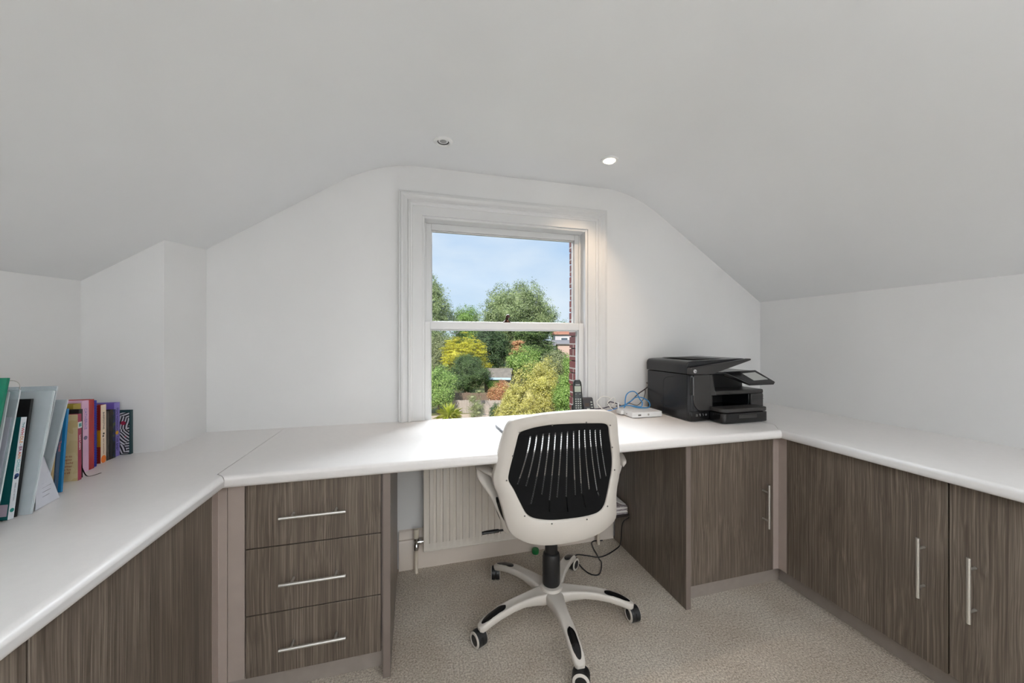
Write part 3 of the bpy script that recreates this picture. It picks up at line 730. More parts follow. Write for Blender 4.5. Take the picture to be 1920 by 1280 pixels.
# five-star base
base = []
bm = BM(); lathe(bm, [(.030, .062), (.044, .068), (.048, .080), (.046, .112), (.042, .122), (.036, .124)], 40)
obj('hub', bm, M_CHAIRW, chair, smooth=True)
ANG = [-93.8 + 72*k for k in range(5)]
WHEEL = [153, 90, 35, 77, 116]    # heading of each caster wheel
for k, ad in enumerate(ANG):
    a = R(ad); dx, dy = math.cos(a), math.sin(a)
    sx, sy = -dy, dx
    prof = [(.015, .116, .034, .020, .026), (.05, .117, .037, .020, .026), (.085, .119, .030, .018, .020), (.14, .119, .024, .015, .014), (.19, .116, .0235, .0145, .013), (.24, .108, .0235, .0140, .012), (.28, .097, .0235, .0135, .012), (.305, .087, .0225, .013, .012), (.322, .079, .0195, .012, .011), (.332, .073, .013, .009, .008), (.335, .071, .004, .003, .003)]
    rings = []
    N = 24
    def cs(r, zt, hw, hh, dn):
        ring = []
        for q in range(N):
            th = 2*math.pi*q/N; c_, s_ = math.cos(th), math.sin(th)
            u = abs(c_)**.55*(1 if c_ > 0 else -1)*hw; w = abs(s_)**.7*(1 if s_ > 0 else -1)*(hh if s_ > 0 else hh+dn*.6)
            if s_ > 0: w -= 0
            # shallow channel along the top of the arm
            if s_ > .6 and r < .245: w -= .0050*max(0, 1-(abs(c_)/.6)**2)
            if s_ < 0: u *= 1 + .10*s_
            ring.append((dx*r + sx*u, dy*r + sy*u, zt - hh + w))
        return ring
    import itertools
    fine = []
    for i in range(len(prof)-1):
        for t in (0, .25, .5, .75): fine.append([prof[i][j]+(prof[i+1][j]-prof[i][j])*t for j in range(5)])
    fine.append(prof[-1])
    bm = BM(); loft(bm, [cs(*p) for p in fine])
    leg = obj('leg', bm, M_CHAIRW, chair, smooth=True)
    # black inlay near the end of the leg
    def zt_at(r):
        for i in range(len(prof)-1):
            if prof[i][0] <= r <= prof[i+1][0]:
                t = (r-prof[i][0])/(prof[i+1][0]-prof[i][0]); return prof[i][1]+(prof[i+1][1]-prof[i][1])*t
        return prof[-1][1]
    bm = BM(); rings = []
    for i in range(29):
        u = .5 - .5*math.cos(math.pi*i/28); r = .218 + .103*u; w = .0148*(max(0.0, 1-abs(2*u-1)**3.5))**.5 + .0004
        z = zt_at(r)
        nr = (zt_at(min(r+.01, .33)) - zt_at(r-.01))/.02
        ring = []
        for q in range(9):
            v = -1 + 2*q/8
            zz = z + .0016 - .0028*abs(v)**2.5
            ring.append((dx*r + sx*w*v - dx*nr*.0, dy*r + sy*w*v, zz))
        for q in range(8, -1, -1):
            v = -1 + 2*q/8
            ring.append((dx*r + sx*w*v, dy*r + sy*w*v, z - .006))
        rings.append(ring)
    loft(bm, rings); obj('inlay', bm, M_BLACKG, leg, smooth=True)
    # caster
    r = .316; cxx, cyy = dx*r, dy*r
    h = R(WHEEL[k]); fx, fy = math.cos(h), math.sin(h); ax, ay = -fy, fx      # f = rolling direction, a = axle
    wx, wy = cxx + dx*.016, cyy + dy*.016; RW = .0295
    bm = BM()
    lathe(bm, [(.011, .045), (.011, .068)], 16, (cxx, cyy, 0))
    def hood():
        rr = []
        for i in range(13):
            th = math.pi*(-.02 + .84*i/12); rad = RW + .0012
            for_ = []
            for (w, q) in ((-.0085, rad-.004), (-.0085, rad), (.0085, rad), (.0085, rad-.004)):
                for_.append((wx + fx*q*math.cos(th) + ax*w, wy + fy*q*math.cos(th) + ay*w, RW + .0005 + q*math.sin(th)))
            rr.append(for_)
        loft(bm, rr)
    hood()
    cas = obj('caster', bm, M_BLACK, leg)
    for s in (-1, 1):
        bm = BM(); rings = []
        for (rad, w) in ((.006, .0006), (RW-.001, .0006), (RW, .002), (RW, .018), (RW-.002, .0205), (.012, .021)):
            rings.append([(wx + ax*w*s + fx*rad*math.cos(2*math.pi*q/28), wy + ay*w*s + fy*rad*math.cos(2*math.pi*q/28), RW+.0005 + rad*math.sin(2*math.pi*q/28)) for q in range(28)])
        loft(bm, rings); wh = obj('wheel', bm, M_BLACK, cas, bevel=.0006)
        bm = BM(); rings = []
        for (rad, w) in ((.0195, .0200), (.0200, .0228), (.0245, .0228), (.0287, .0198), (.0287, .016), (.0195, .016)):
            rings.append([(wx + ax*w*s + fx*rad*math.cos(2*math.pi*q/32), wy + ay*w*s + fy*rad*math.cos(2*math.pi*q/32), RW+.0005 + rad*math.sin(2*math.pi*q/32)) for q in range(32)])
        rings.append(rings[0]); loft(bm, rings, cap=False); bmesh.ops.remove_doubles(bm, verts=bm.verts, dist=1e-6)
        obj('wheel_ring', bm, M_CHAIRW, wh, smooth=True)
# armrests
for s in (-1, 1):
    ox = -.0 if s < 0 else 0.0
    def X(v): return s*v + (-.008 if s < 0 else -.0)
    bm = BM()
    tube(bm, [(X(.175), -.045, .418), (X(.192), -.056, .425), (X(.206), -.062, .47), (X(.244), -.054, .55), (X(.288), -.035, .615), (X(.294), -.02, .643)],
         lambda u: (.030 - .008*u, .015 - .004*u), 16, smooth=6, up=Vector((0, 1, 0)))
    arm = obj('armrest', bm, M_CHAIRW, chair, smooth=True)
    bm = BM()
    rings = []
    for i in range(17):
        u = i/16; y = -.145 + .235*u; w = .024*(max(0, 1-abs(2*u-1)**4))**.5 + .001; zc = .651 + .004*math.sin(u*3.14)
        xc = X(.252 + .040*min(1, u*2.2))
        rings.append([(xc + w*math.cos(2*math.pi*q/16), y, zc + .0095*math.sin(2*math.pi*q/16)) for q in range(16)])
    loft(bm, rings); obj('arm_pad', bm, M_CHAIRW, arm, smooth=True)
    bm = BM(); rings = []
    for i in range(25):
        u = .5 - .5*math.cos(math.pi*i/24); z = .432 + .115*u; k_ = (max(0, 1-abs(2*u-1)**2.6))**.5
        xc = X(.1990 + .036*u + .004*math.sin(u*math.pi)); w = .0185*k_ + .0004
        nx, ny, tx, ty = s*.62, -.78, s*.78, .62
        rings.append([(xc + nx*(.010 + .0065*k_*math.cos(2*math.pi*q/16)) + tx*w*math.sin(2*math.pi*q/16), -.064 + ny*(.010 + .0065*k_*math.cos(2*math.pi*q/16)) + ty*w*math.sin(2*math.pi*q/16), z) for q in range(16)])
    loft(bm, rings); obj('arm_inlay', bm, M_BLACKG, arm, smooth=True)
chair_rot = 0
# ------------------------------------------------------------------ printer
ZT = .7402
M_PBODY = mat('printer_black', (.010, .011, .014), .26, noise=.06)
M_PGREY = mat('printer_matte_charcoal', s2l(50, 48, 47), .45, noise=.04)
M_PVOID = mat('printer_inner_black', (.004, .004, .004), .6)
pr = thing('printer', 'black all-in-one office printer with a lifted top flap and small screen', 'printer', (1.331, 1.550, ZT))
bm = BM()   # left shell: rounded front edge, body side
prof = [(.118, .004), (.022, -.012), (.008, -.008), (.001, .004), (0, .02), (0, .335), (.02, .352), (.118, .352)]
prism(bm, prof, .004, .234)
obj('side_shell', bm, M_PBODY, pr, bevel=.004, seg=3)
bm = BM()   # soft seam line pressed in the side
tube(bm, [(-.0002, .110, .235-.02), (-.0002, .165, .215-.008), (-.0002, .19, .19), (-.0002, .195, .15), (-.0002, .195, .02)], .0014, 6, smooth=6)
obj('side_seam', bm, M_PVOID, pr, smooth=True)
bm = BM()
prism(bm, [(.118, .234), (.020, .234), (.016, .112), (.022, .085), (.040, .062), (.060, .054), (.118, .054)], -.0155, .03, 'y')
obj('front_fascia', bm, M_PGREY, pr, bevel=.002)
bm = BM(); prism(bm, [(.118, .234), (.128, .232), (.150, .135), (.16, .128), (.118, .128)], -.0155, .20, 'y')
box(bm, .118, .130, -.0155, .30, .056, .128)
obj('fascia_corner', bm, M_PGREY, pr, bevel=.002)
bm = BM(); box(bm, .118, .455, .0, .352, .004, .053); box(bm, .118, .455, .20, .352, .053, .232); box(bm, .375, .455, .0, .20, .053, .128)
obj('body', bm, M_PBODY, pr, bevel=.004)
bm = BM(); box(bm, .131, .458, -.014, .20, .1285, .150); box(bm, .376, .4585, -.014, -.0005, .055, .1284); obj('bay_frame', bm, M_PGREY, pr, bevel=.006, seg=3)
obj('bay_liner', bx(.131, .374, .17, .199, .055, .127), M_PVOID, pr)
for zz in (.113, .100): obj('side_groove', bx(.380, .4592, -.0146, -.0138, zz, zz+.0012), M_PVOID, pr)
obj('recess_liner', bx(.152, .440, .10, .199, .1505, .2315), M_PVOID, pr)
obj('ink_door_gap', bx(.0025, .013, -.0118, -.004, .135, .222), M_PVOID, pr)
obj('ink_door_trim', bx(.0135, .0155, -.0165, -.010, .133, .224), mat('thin_silver_line', (.45, .45, .45), .3, metal=.8), pr)
bm = BM(); prism(bm, [(.122, -.012), (.30, -.012), (.425, -.004), (.440, .05), (.440, .345), (.122, .345)], .2335, .2445); obj('scanner_bed', bm, M_PBODY, pr, bevel=.004)
bm = BM()   # document feeder lid
prism(bm, [(0, .2365), (-.001, .278), (.004, .292), (.014, .300), (.035, .303), (.20, .307), (.352, .3125), (.366, .310), (.364, .304), (.13, .247), (.128, .2365)], .014, .345, 'y')
adf = obj('feeder_lid', bm, M_PBODY, pr, bevel=.005, seg=3)
bm = BM(); prism(bm, [(.0, .2365), (.0, .262), (.006, .272), (.018, .270), (.37, .3125), (.376, .309), (.372, .303), (.132, .2365)], -.016, .0135, 'y')
obj('feeder_front', bm, M_PGREY, adf, bevel=.003)
bm = BM(); box(bm, .075, .30, .06, .30, .3085, .3095); obj('feeder_opening', bm, M_PVOID, adf)
# round maker badge
t_ = .0
M_BADGE = mat('badge_silver', (.62, .62, .63), .3, metal=.3)
bm = BM(); lathe(bm, [(0, -.0185), (.0088, -.0185), (.0092, -.0165), (.0092, -.0155)], 32, (.023, 0, .2535), 'y'); bd = obj('badge', bm, M_BADGE, pr)
text_obj('badge_letters', 'hp', .0125, M_PGREY, bd, frame_mtx((1, 0, .25), (.0, 0, 1), (.023, -.0188, .2540)), .0003)
# tilting control panel
bm = BM()
A = [(.205, -.002, .247), (.416, -.002, .252), (.450, -.088, .196), (.290, -.088, .192)]
B = [(.215, .004, .222), (.416, .004, .222), (.446, -.082, .180), (.290, -.082, .180)]
loft(bm, [A, B]); cp = obj('control_panel', bm, M_BLACKG, pr, bevel=.004, seg=3)
def onp(u, v, d=.0012):
    a = Vector(A[0]).lerp(Vector(A[1]), u); b = Vector(A[3]).lerp(Vector(A[2]), u); n = Vector((0, -.55, .84)).normalized()
    return a.lerp(b, v) + n*d
bm = BM(); q = [onp(.42, .24), onp(.86, .20), onp(.88, .78), onp(.34, .80)]
q2 = [p - Vector((0, -.55, .84)).normalized()*.003 for p in q]; loft(bm, [q, q2])
obj('screen', bm, mat('grey_lcd', s2l(176, 176, 172), .35), cp)
# output tray and paper cassette
bm = BM()
def rounded(x0, x1, y0, y1, r, n=6):
    pts = []
    for cx_, cy_, a0 in ((x0+r, y0+r, 180), (x1-r, y0+r, 270)):
        for i in range(n+1):
            a = R(a0 + 90*i/n); pts.append((cx_+r*math.cos(a), cy_+r*math.sin(a)))
    return pts + [(x1, y1), (x0, y1)]
prism(bm, rounded(.110, .392, -.102, -.0165, .030), .056, .074)
obj('output_tray', bm, M_PGREY, pr, bevel=.003)
bm = BM(); prism(bm, rounded(.114, .392, -.100, -.0005, .022), .004, .0515); cas_ = obj('paper_cassette', bm, M_BLACKG, pr, bevel=.003)
obj('cassette_grip', bx(.205, .315, -.1012, -.0995, .026, .043), M_PGREY, cas_)
obj('base_feet', bx(.02, .43, .02, .33, 0, .004), M_BLACK, pr)
bm = BM(); box(bm, .001, .112, -.0145, .0, .004, .053); lf = obj('lower_fascia', bm, M_BLACKG, pr, bevel=.004)
M_ICON = mat('icon_grey', (.11, .11, .11), .5)
for i, kind in enumerate(('sq', 'l', 'tri', 'c')):
    bm = BM(); x0 = .030 + .0185*i
    if kind == 'sq': box(bm, x0, x0+.011, -.0152, -.0145, .034, .039); box(bm, x0-.001, x0+.012, -.0152, -.0145, .028, .0325)
    elif kind == 'l': box(bm, x0+.004, x0+.010, -.0152, -.0145, .028, .041); box(bm, x0, x0+.0035, -.0152, -.0145, .036, .041)
    elif kind == 'tri': prism(bm, [(x0, .040), (x0+.007, .041), (x0+.010, .034), (x0+.009, .028), (x0+.005, .029), (x0+.006, .034)], -.0152, -.0145, 'y')
    else: lathe(bm, [(0, -.0152), (.0055, -.0152), (.0055, -.0146)], 16, (x0+.005, 0, .034), 'y')
    obj('function_icon', bm, M_ICON, lf)
# ------------------------------------------------------------------ router, cables, phone, laptop
M_RW = mat('router_white', s2l(228, 228, 228), .3)
rt = thing('router', 'flat white broadband router box beside the printer', 'router', (1.104, 1.686, ZT))
bm = BM()
pts = rounded(0, .180, 0, .170, .012)
prism(bm, pts, .003, .030); obj('housing', bm, M_RW, rt, bevel=.002)
obj('feet', bx(.01, .17, .01, .16, 0, .003), M_BLACK, rt)
bm = BM(); box(bm, .030, .047, -.0005, .001, .012, .020); obj('usb_port', bm, mat('port_grey', s2l(110, 110, 108), .4), rt)
bm = BM(); lathe(bm, [(.0042, -.0006), (.0055, -.0006), (.0055, .001), (.0042, .001)], 24, (.092, 0, .017), 'y'); obj('power_button', bm, mat('button_grey', s2l(170, 168, 160), .4), rt)
bm = BM(); box(bm, -.0005, .001, .055, .063, .012, .017); obj('side_port', bm, mat('port_grey', (.1, .1, .1), .4), rt)
bm = BM(); box(bm, -.020, -.0008, .085, .130, .006, .028); box(bm, -.006, .001, .135, .144, .004, .062); obj('plugs', bm, M_RW, rt, bevel=.002)
def z2(px, py, y):   # helper for the cable bundle: place a point of the bundle at depth y
    X_, Y_ = 1120 + px/12.8, 700 + py/12.8
    cx = (X_-960)/690; c_, s_ = math.cos(R(15)), math.sin(R(15))
    t = y/(c_ - cx*s_)
    return (t*(cx*c_+s_), y, CAM_H - (Y_-637)/690*t)
def cable(name, label, pts, r, m, cat='cable', zmin=None):
    bm = BM(); P = [(p[0], p[1], max(p[2], (zmin or ZT) + r + .0003)) for p in pts]
    tube(bm, P, r, 8, smooth=8); return tag(obj(name, bm, m, smooth=True), label, cat)
M_BLUE = mat('blue_cable', s2l(52, 132, 190), .4); M_WCAB = mat('white_cable', s2l(225, 222, 216), .4)
M_DCAB = mat('dark_cable', s2l(58, 50, 54), .45)
cable('network_cable', 'blue network cable standing up in a tall loop above the router',
      [z2(640, 860, 1.800), z2(665, 740, 1.800), z2(672, 620, 1.80), z2(700, 510, 1.80), z2(780, 440, 1.805), z2(880, 432, 1.81), z2(955, 490, 1.81), z2(1015, 610, 1.805), z2(1075, 690, 1.80), z2(1065, 790, 1.79), z2(1010, 800, 1.79), z2(880, 780, 1.80), z2(700, 765, 1.815), z2(560, 790, 1.83)], .0030, M_BLUE, zmin=.7708)
cable('network_cable', 'second blue network cable in a wide low loop touching the printer side',
      [z2(660, 830, 1.835), z2(700, 730, 1.83), z2(820, 650, 1.825), z2(900, 585, 1.822), z2(980, 565, 1.82), z2(1100, 590, 1.815), z2(1225, 665, 1.81), z2(1262, 760, 1.80), z2(1225, 850, 1.785), z2(1130, 852, 1.78), z2(960, 815, 1.79), z2(800, 770, 1.80)], .0030, M_BLUE, zmin=.7708)
cable('network_cable', 'pale blue cable running from the router plugs down behind the chair back',
      [z2(620, 780, 1.832), z2(520, 800, 1.84), z2(420, 850, 1.845), z2(300, 885, 1.85), z2(180, 905, 1.855), z2(60, 920, 1.86)], .0030, mat('pale_blue_cable', s2l(110, 150, 205), .4))
cable('power_cable', 'dark cable from the back of the printer to the router',
      [(1.345, 1.915, .895), z2(1252, 270, 1.90), z2(1150, 370, 1.89), z2(980, 490, 1.88), z2(860, 610, 1.87), z2(740, 715, 1.865), z2(600, 770, 1.86), z2(450, 780, 1.865)], .0032, M_DCAB)
cable('thin_cable', 'thin dark cable hanging from the printer cable down to the desk',
      [z2(1150, 372, 1.893), z2(1145, 480, 1.893), z2(1110, 600, 1.893), z2(1075, 650, 1.893), z2(960, 760, 1.89), z2(760, 715, 1.885), z2(640, 770, 1.885)], .0020, M_DCAB)
cable('white_cable', 'white cable curving up beside the window frame',
      [z2(330, 640, 1.875), z2(260, 565, 1.87), z2(130, 550, 1.865), z2(30, 620, 1.86), z2(-8, 700, 1.855), z2(50, 790, 1.85), z2(140, 860, 1.845), z2(230, 900, 1.84)], .0024, M_WCAB)
cable('white_cable', 'short white cable bent over between the phone base and the router',
      [z2(440, 800, 1.855), z2(360, 770, 1.86), z2(415, 700, 1.86), z2(415, 600, 1.862), z2(370, 580, 1.866), z2(300, 640, 1.866), z2(250, 700, 1.86), z2(300, 790, 1.85), z2(370, 870, 1.845)], .0024, M_WCAB)
cable('black_cable', 'black cable curled low on the desk by the white plugs',
      [z2(250, 740, 1.885), z2(300, 680, 1.887), z2(400, 700, 1.888), z2(500, 740, 1.89), z2(560, 780, 1.89), z2(420, 840, 1.885), z2(280, 800, 1.88), z2(150, 830, 1.875), z2(0, 850, 1.87), z2(-200, 855, 1.89)], .0026, mat('purple_black_cable', s2l(40, 34, 60), .45))
# cordless phone standing in its base
ph = thing('cordless_phone', 'black cordless phone handset standing upright in front of the window edge', 'phone', (.872, 1.852, ZT), rotz=R(-12))
bm = BM(); rings = []
for u in [0, .04, .10, .3, .6, .85, .94, .98, 1.0]:
    z = .016 + .172*u; w = (.0275 - .0045*u) * (1 if .05 < u < .93 else (.86 if u < .05 else (.92 if u < .96 else .7))); d = .0125*(1 if .03 < u < .96 else .8)
    yo = .030*u
    rings.append([(w*(abs(math.cos(a))**.45)*(1 if math.cos(a) > 0 else -1), yo + d*(abs(math.sin(a))**.6)*(1 if math.sin(a) > 0 else -1), z) for a in [2*math.pi*k/28 for k in range(28)]])
loft(bm, rings); hs = obj('handset', bm, mat('phone_black', (.014, .017, .016), .35), ph, smooth=True)
def onph(x, u, up=.0006): return (x, .030*u - .0127 - up, .016 + .172*u)
def phq(x0, x1, u0, u1, m, name, h=.0006):
    bm = BM(); a = [onph(x0, u0, h), onph(x1, u0, h), onph(x1, u1, h), onph(x0, u1, h)]; b = [(p[0], p[1]+.003, p[2]) for p in a]; loft(bm, [a, b]); return obj(name, bm, m, hs)
phq(-.0185, .0165, .63, .81, mat('green_grey_lcd', s2l(150, 156, 140), .3), 'display')
phq(-.012, .012, .85, .858, M_STEEL, 'ear_slot')
M_KEY = mat('key_grey', s2l(176, 182, 172), .5)
for i in range(5):
    for j in range(3): phq(-.0165 + j*.0125, -.0165 + j*.0125 + .0065, .12 + i*.068, .12 + i*.068 + .028, M_KEY, 'key')
phq(-.017, -.008, .56, .568, M_KEY, 'soft_key'); phq(.006, .015, .56, .568, M_KEY, 'soft_key')
bm = BM(); prism(bm, [(-.030, 0), (.030, 0), (.034, .030), (.022, .050), (.018, .052), (.012, .018), (-.020, .016), (-.030, .022)], -.032, .030, 'x')
obj('cradle', bm, M_BLACK, ph, bevel=.004)
ab = thing('phone_base', 'grey-black answering base with small buttons beside the cordless phone', 'phone base', (.935, 1.868, ZT), rotz=R(-10))
bm = BM(); prism(bm, [(-.035, 0), (.030, 0), (.030, .082), (.018, .090), (.006, .086), (-.030, .020)], -.030, .033, 'x'); bo = obj('housing', bm, mat('phone_base_grey', s2l(58, 58, 64), .4), ab, bevel=.006, seg=3)
def onb(x, u): return (x, -.030 + .036*u - .0012, .020 + .066*u)
def bq(x0, x1, u0, u1, m, name):
    bm = BM(); a = [onb(x0, u0), onb(x1, u0), onb(x1, u1), onb(x0, u1)]; b = [(p[0]+0, p[1]+.004, p[2]-.002) for p in a]; loft(bm, [a, b]); return obj(name, bm, m, bo)
bq(-.020, .006, .34, .62, mat('base_brown', s2l(72, 62, 56), .4), 'speaker')
bq(-.010, .006, .14, .22, M_KEY, 'button')
for i in range(4): bq(.015, .025, .05 + .2*i, .12 + .2*i, M_KEY, 'button')
# closed laptop behind the chair
lp = thing('laptop', 'closed silver laptop on the desk, mostly hidden behind the chair', 'laptop', (.535, 1.595, ZT), rotz=R(2))
M_LAP = mat('laptop_silver', s2l(206, 206, 208), .4)
obj('base', bx(-.16, .16, -.105, .105, .0015, .0105), mat('laptop_grey', s2l(110, 110, 116), .5), lp, bevel=.002)
obj('lid', bx(-.16, .16, -.105, .105, .0112, .0165), M_LAP, lp, bevel=.002)
bm = BM()
for i in range(5): box(bm, -.1606, -.1596, -.085+.028*i, -.070+.028*i, .0035, .0085)
obj('ports', bm, M_BLACK, lp)
obj('feet', bx(-.15, .15, -.095, .095, 0, .0014), M_BLACK, lp)

# ------------------------------------------------------------------ books and folders on the left worktop
M_PAGES = mat('book_pages', s2l(226, 216, 196), .8, noise=.08, nscale=60, stretch=(1, 60, 1))
def book(label, xs_, y0, t, h, depth, cover, lean=0, yaw=0, spine=None, front=None, cat='book', name='book', pages=M_PAGES, group='books in the row on the left worktop'):
    b = thing(name, label, cat, (xs_, y0 + (t if lean >= 0 else 0), ZT), group=None)
    b.rotation_euler = (-R(lean), 0, R(yaw))
    o = t if lean >= 0 else 0
    ct = min(.0022, t*.18)
    bm = BM()
    box(bm, -depth, 0, -o, -o+ct, 0, h); box(bm, -depth, 0, t-o-ct, t-o, 0, h); box(bm, -ct, 0, -o+ct, t-o-ct, 0, h)
    c = obj('cover', bm, cover, b, bevel=.0004)
    if spine:
        obj('spine', bx(-.0002, .0004, -o, t-o, 0, h), spine, c)
    if front:
        obj('front_cover', bx(-depth, -.0002, -o-.0005, -o, 0, h), front, c)
    obj('pages', bx(-depth+.002, -ct-.0002, -o+ct+.0001, t-o-ct-.0001, .003, h-.003), pages, b)
    b['t'] = t; b['o'] = o; b['h'] = h
    return b
def spine_text(b, s, size, m, zc, off=0.0, name='title', xx=.0008):
    return text_obj(name, s, size, m, b, frame_mtx((0, 0, -1), (0, 1, 0), (xx, b['t']/2 - b['o'] + off, zc)), .0002)
def cm(name, rgb, **k): return mat(name, s2l(*rgb), k.pop('rough', .45), **k)
def noisy(name, cols, scale, stretch=(1, 1, 1), dist=0.0, rough=.45):
    m = bpy.data.materials.new(name); m.use_nodes = True; nt = m.node_tree; L = nt.links; p = nt.nodes['Principled BSDF']
    tc = nt.nodes.new('ShaderNodeTexCoord'); mp = nt.nodes.new('ShaderNodeMapping'); mp.inputs['Scale'].default_value = stretch
    nz = nt.nodes.new('ShaderNodeTexNoise'); nz.inputs['Scale'].default_value = scale; nz.inputs['Detail'].default_value = 3; nz.inputs['Distortion'].default_value = dist
    rp = nt.nodes.new('ShaderNodeValToRGB'); rp.color_ramp.interpolation = 'CONSTANT'
    n = len(cols)
    for i, c in enumerate(cols):
        pos = 0 if i == 0 else .34 + .32*i/n
        e = rp.color_ramp.elements[i] if i < 2 else rp.color_ramp.elements.new(pos)
        e.position = pos; e.color = (*s2l(*c), 1)
    L.new(tc.outputs['Object'], mp.inputs[0]); L.new(mp.outputs[0], nz.inputs['Vector']); L.new(nz.outputs[0], rp.inputs[0]); L.new(rp.outputs[0], p.inputs['Base Color']); p.inputs['Roughness'].default_value = rough
    return m
# notebook with a black and white stripe pattern, flat against the chimney wall
zm = bpy.data.materials.new('stripe_pattern'); zm.use_nodes = True; nt = zm.node_tree; L = nt.links; p_ = nt.nodes['Principled BSDF']
tc = nt.nodes.new('ShaderNodeTexCoord'); vv = nt.nodes.new('ShaderNodeTexVoronoi'); vv.inputs['Scale'].default_value = 24
w_ = nt.nodes.new('ShaderNodeTexWave'); w_.inputs['Scale'].default_value = 34; w_.inputs['Distortion'].default_value = 6; w_.inputs['Detail'].default_value = 1; w_.inputs['Detail Scale'].default_value = .6
ro = nt.nodes.new('ShaderNodeVectorRotate'); ro.inputs['Axis'].default_value = (0, 1, 0)
ml = nt.nodes.new('ShaderNodeMath'); ml.operation = 'MULTIPLY'; ml.inputs[1].default_value = 6.0
sx = nt.nodes.new('ShaderNodeSeparateColor'); L.new(tc.outputs['Object'], vv.inputs['Vector']); L.new(vv.outputs['Color'], sx.inputs[0]); L.new(sx.outputs[0], ml.inputs[0])
L.new(tc.outputs['Object'], ro.inputs['Vector']); L.new(ml.outputs[0], ro.inputs['Angle']); L.new(ro.outputs[0], w_.inputs['Vector'])
r_ = nt.nodes.new('ShaderNodeValToRGB'); r_.color_ramp.interpolation = 'CONSTANT'; r_.color_ramp.elements[0].color = (.004, .004, .006, 1); r_.color_ramp.elements[1].position = .5; r_.color_ramp.elements[1].color = (*s2l(206, 204, 208), 1)
L.new(w_.outputs[0], r_.inputs[0])
cmx = nt.nodes.new('ShaderNodeMixRGB'); cmx.inputs['Color2'].default_value = (*s2l(150, 30, 60), 1)
lt = nt.nodes.new('ShaderNodeMath'); lt.operation = 'LESS_THAN'; lt.inputs[1].default_value = .24; L.new(vv.outputs['Distance'], lt.inputs[0])
L.new(lt.outputs[0], cmx.inputs['Fac']); L.new(r_.outputs[0], cmx.inputs['Color1']); L.new(cmx.outputs[0], p_.inputs['Base Color'])
b = book('notebook with a black and white zig-zag striped cover against the chimney wall', -.980, 1.629, .0125, .158, .118, cm('teal_black_edge', (26, 62, 66)), front=None)
obj('cover_pattern', bx(-.118, -.004, -.0125-.0006, -.0125, .003, .150), zm, b)
b = book('purple paperback with dark lettering and a small yellow emblem on its spine', -1.0095, 1.601, .0245, .189, .115, cm('purple_cover', (112, 92, 178)), spine=cm('lavender_spine', (140, 126, 200)))
M_NAVY = cm('navy_ink', (38, 36, 90))
spine_text(b, 'TONI MORRISON', .0105, M_NAVY, .130); spine_text(b, 'TAR BABY', .0115, M_NAVY, .045)
bm = BM(); lathe(bm, [(0, .0012), (.0065, .0010), (.0065, .0004)], 20, (0, -.01225, .083), 'x'); obj('emblem', bm, cm('yellow_emblem', (232, 176, 44)), b)
b = book('dark green and navy paperback between the purple book and a black one', -1.004, 1.5885, .0105, .168, .11, noisy('dark_floral', [(10, 14, 20), (18, 40, 44), (30, 40, 84), (70, 80, 50)], 30))
b = book('black paperback with brown marks next to the dark green one', -1.004, 1.5735, .0135, .170, .11, noisy('black_brown', [(8, 8, 8), (12, 10, 10), (44, 30, 22)], 22))
b = book('narrow brown-grey paperback beside the cream-spined book', -1.004, 1.5545, .0165, .168, .11, noisy('brown_grey', [(52, 44, 40), (74, 66, 60), (34, 28, 26)], 25, (1, 1, .3)))
b = book('paperback with a cream spine, red and gold cover and an orange foot', -1.001, 1.531, .0215, .193, .11, cm('red_gold', (150, 34, 20)), spine=cm('cream_spine', (230, 208, 184)))
obj('gold_band', bx(-.11, -.0002, -.0215-.0007, -.0215, .055, .110), cm('gold_band', (206, 140, 20)), b)
bm = BM(); lathe(bm, [(0, .0009), (.009, .0009), (.009, .0003)], 20, (0, -.0107, .012), 'x'); bmesh.ops.scale(bm, vec=(1, 1.1, 1.4), verts=bm.verts, space=Matrix.Translation((0, .0107, -.012))); obj('orange_foot', bm, cm('orange_print', (235, 120, 30)), b)
spine_text(b, 'BAREFOOTING', .0085, cm('dark_ink', (70, 50, 44)), .140); spine_text(b, 'SAID THE SHOTGUN', .0055, cm('brown_ink', (150, 90, 60)), .055)
bm = BM(); lathe(bm, [(0, .0009), (.0032, .0009), (.0032, .0003)], 12, (0, -.0100, .097), 'x'); lathe(bm, [(0, .0009), (.0030, .0009), (.0030, .0003)], 12, (0, -.0120, .089), 'x'); obj('spine_mark', bm, cm('black_ink', (20, 18, 18)), b)
b = book('slim royal blue ring-bound notebook beside the red book', -.993, 1.4925, .0105, .214, .118, cm('royal_blue', (24, 40, 160)), name='notebook')
bm = BM()
for i in range(26):
    pts = [(.0012 + .0035*math.cos(a)-.002, -.00525+.0062*math.sin(a), .008+.0079*i) for a in [2*math.pi*q/10 for q in range(11)]]
    tube(bm, pts, .0006, 5, smooth=0)
obj('ring_binding', bm, cm('dark_blue_wire', (30, 40, 120), rough=.3), b, smooth=True)
b = book('tall glossy red hardback between the pink book and the blue notebook', -.9865, 1.461, .0225, .221, .125, cm('glossy_red', (170, 26, 30), rough=.25))
b = book('pale pink paperback with faint lettering and a small grey flower', -.984, 1.434, .0255, .221, .125, cm('pale_pink', (224, 178, 206)))
spine_text(b, 'CATHERINE', .0125, cm('lilac_ink', (166, 140, 196)), .165)
bm = BM(); lathe(bm, [(0, .0009), (.0065, .0009), (.0065, .0003)], 7, (0, -.0125, .106), 'x'); obj('flower_mark', bm, cm('grey_ink', (120, 106, 136)), b)
b = book('thick olive yellow hardback behind the black and magenta books', -.984, 1.404, .0265, .216, .13, cm('olive_yellow', (168, 146, 52)))
b = book('black hardback with a ribbon marker beside the magenta-spined book', -.953, 1.379, .0135, .204, .12, cm('soft_black', (14, 13, 14)))
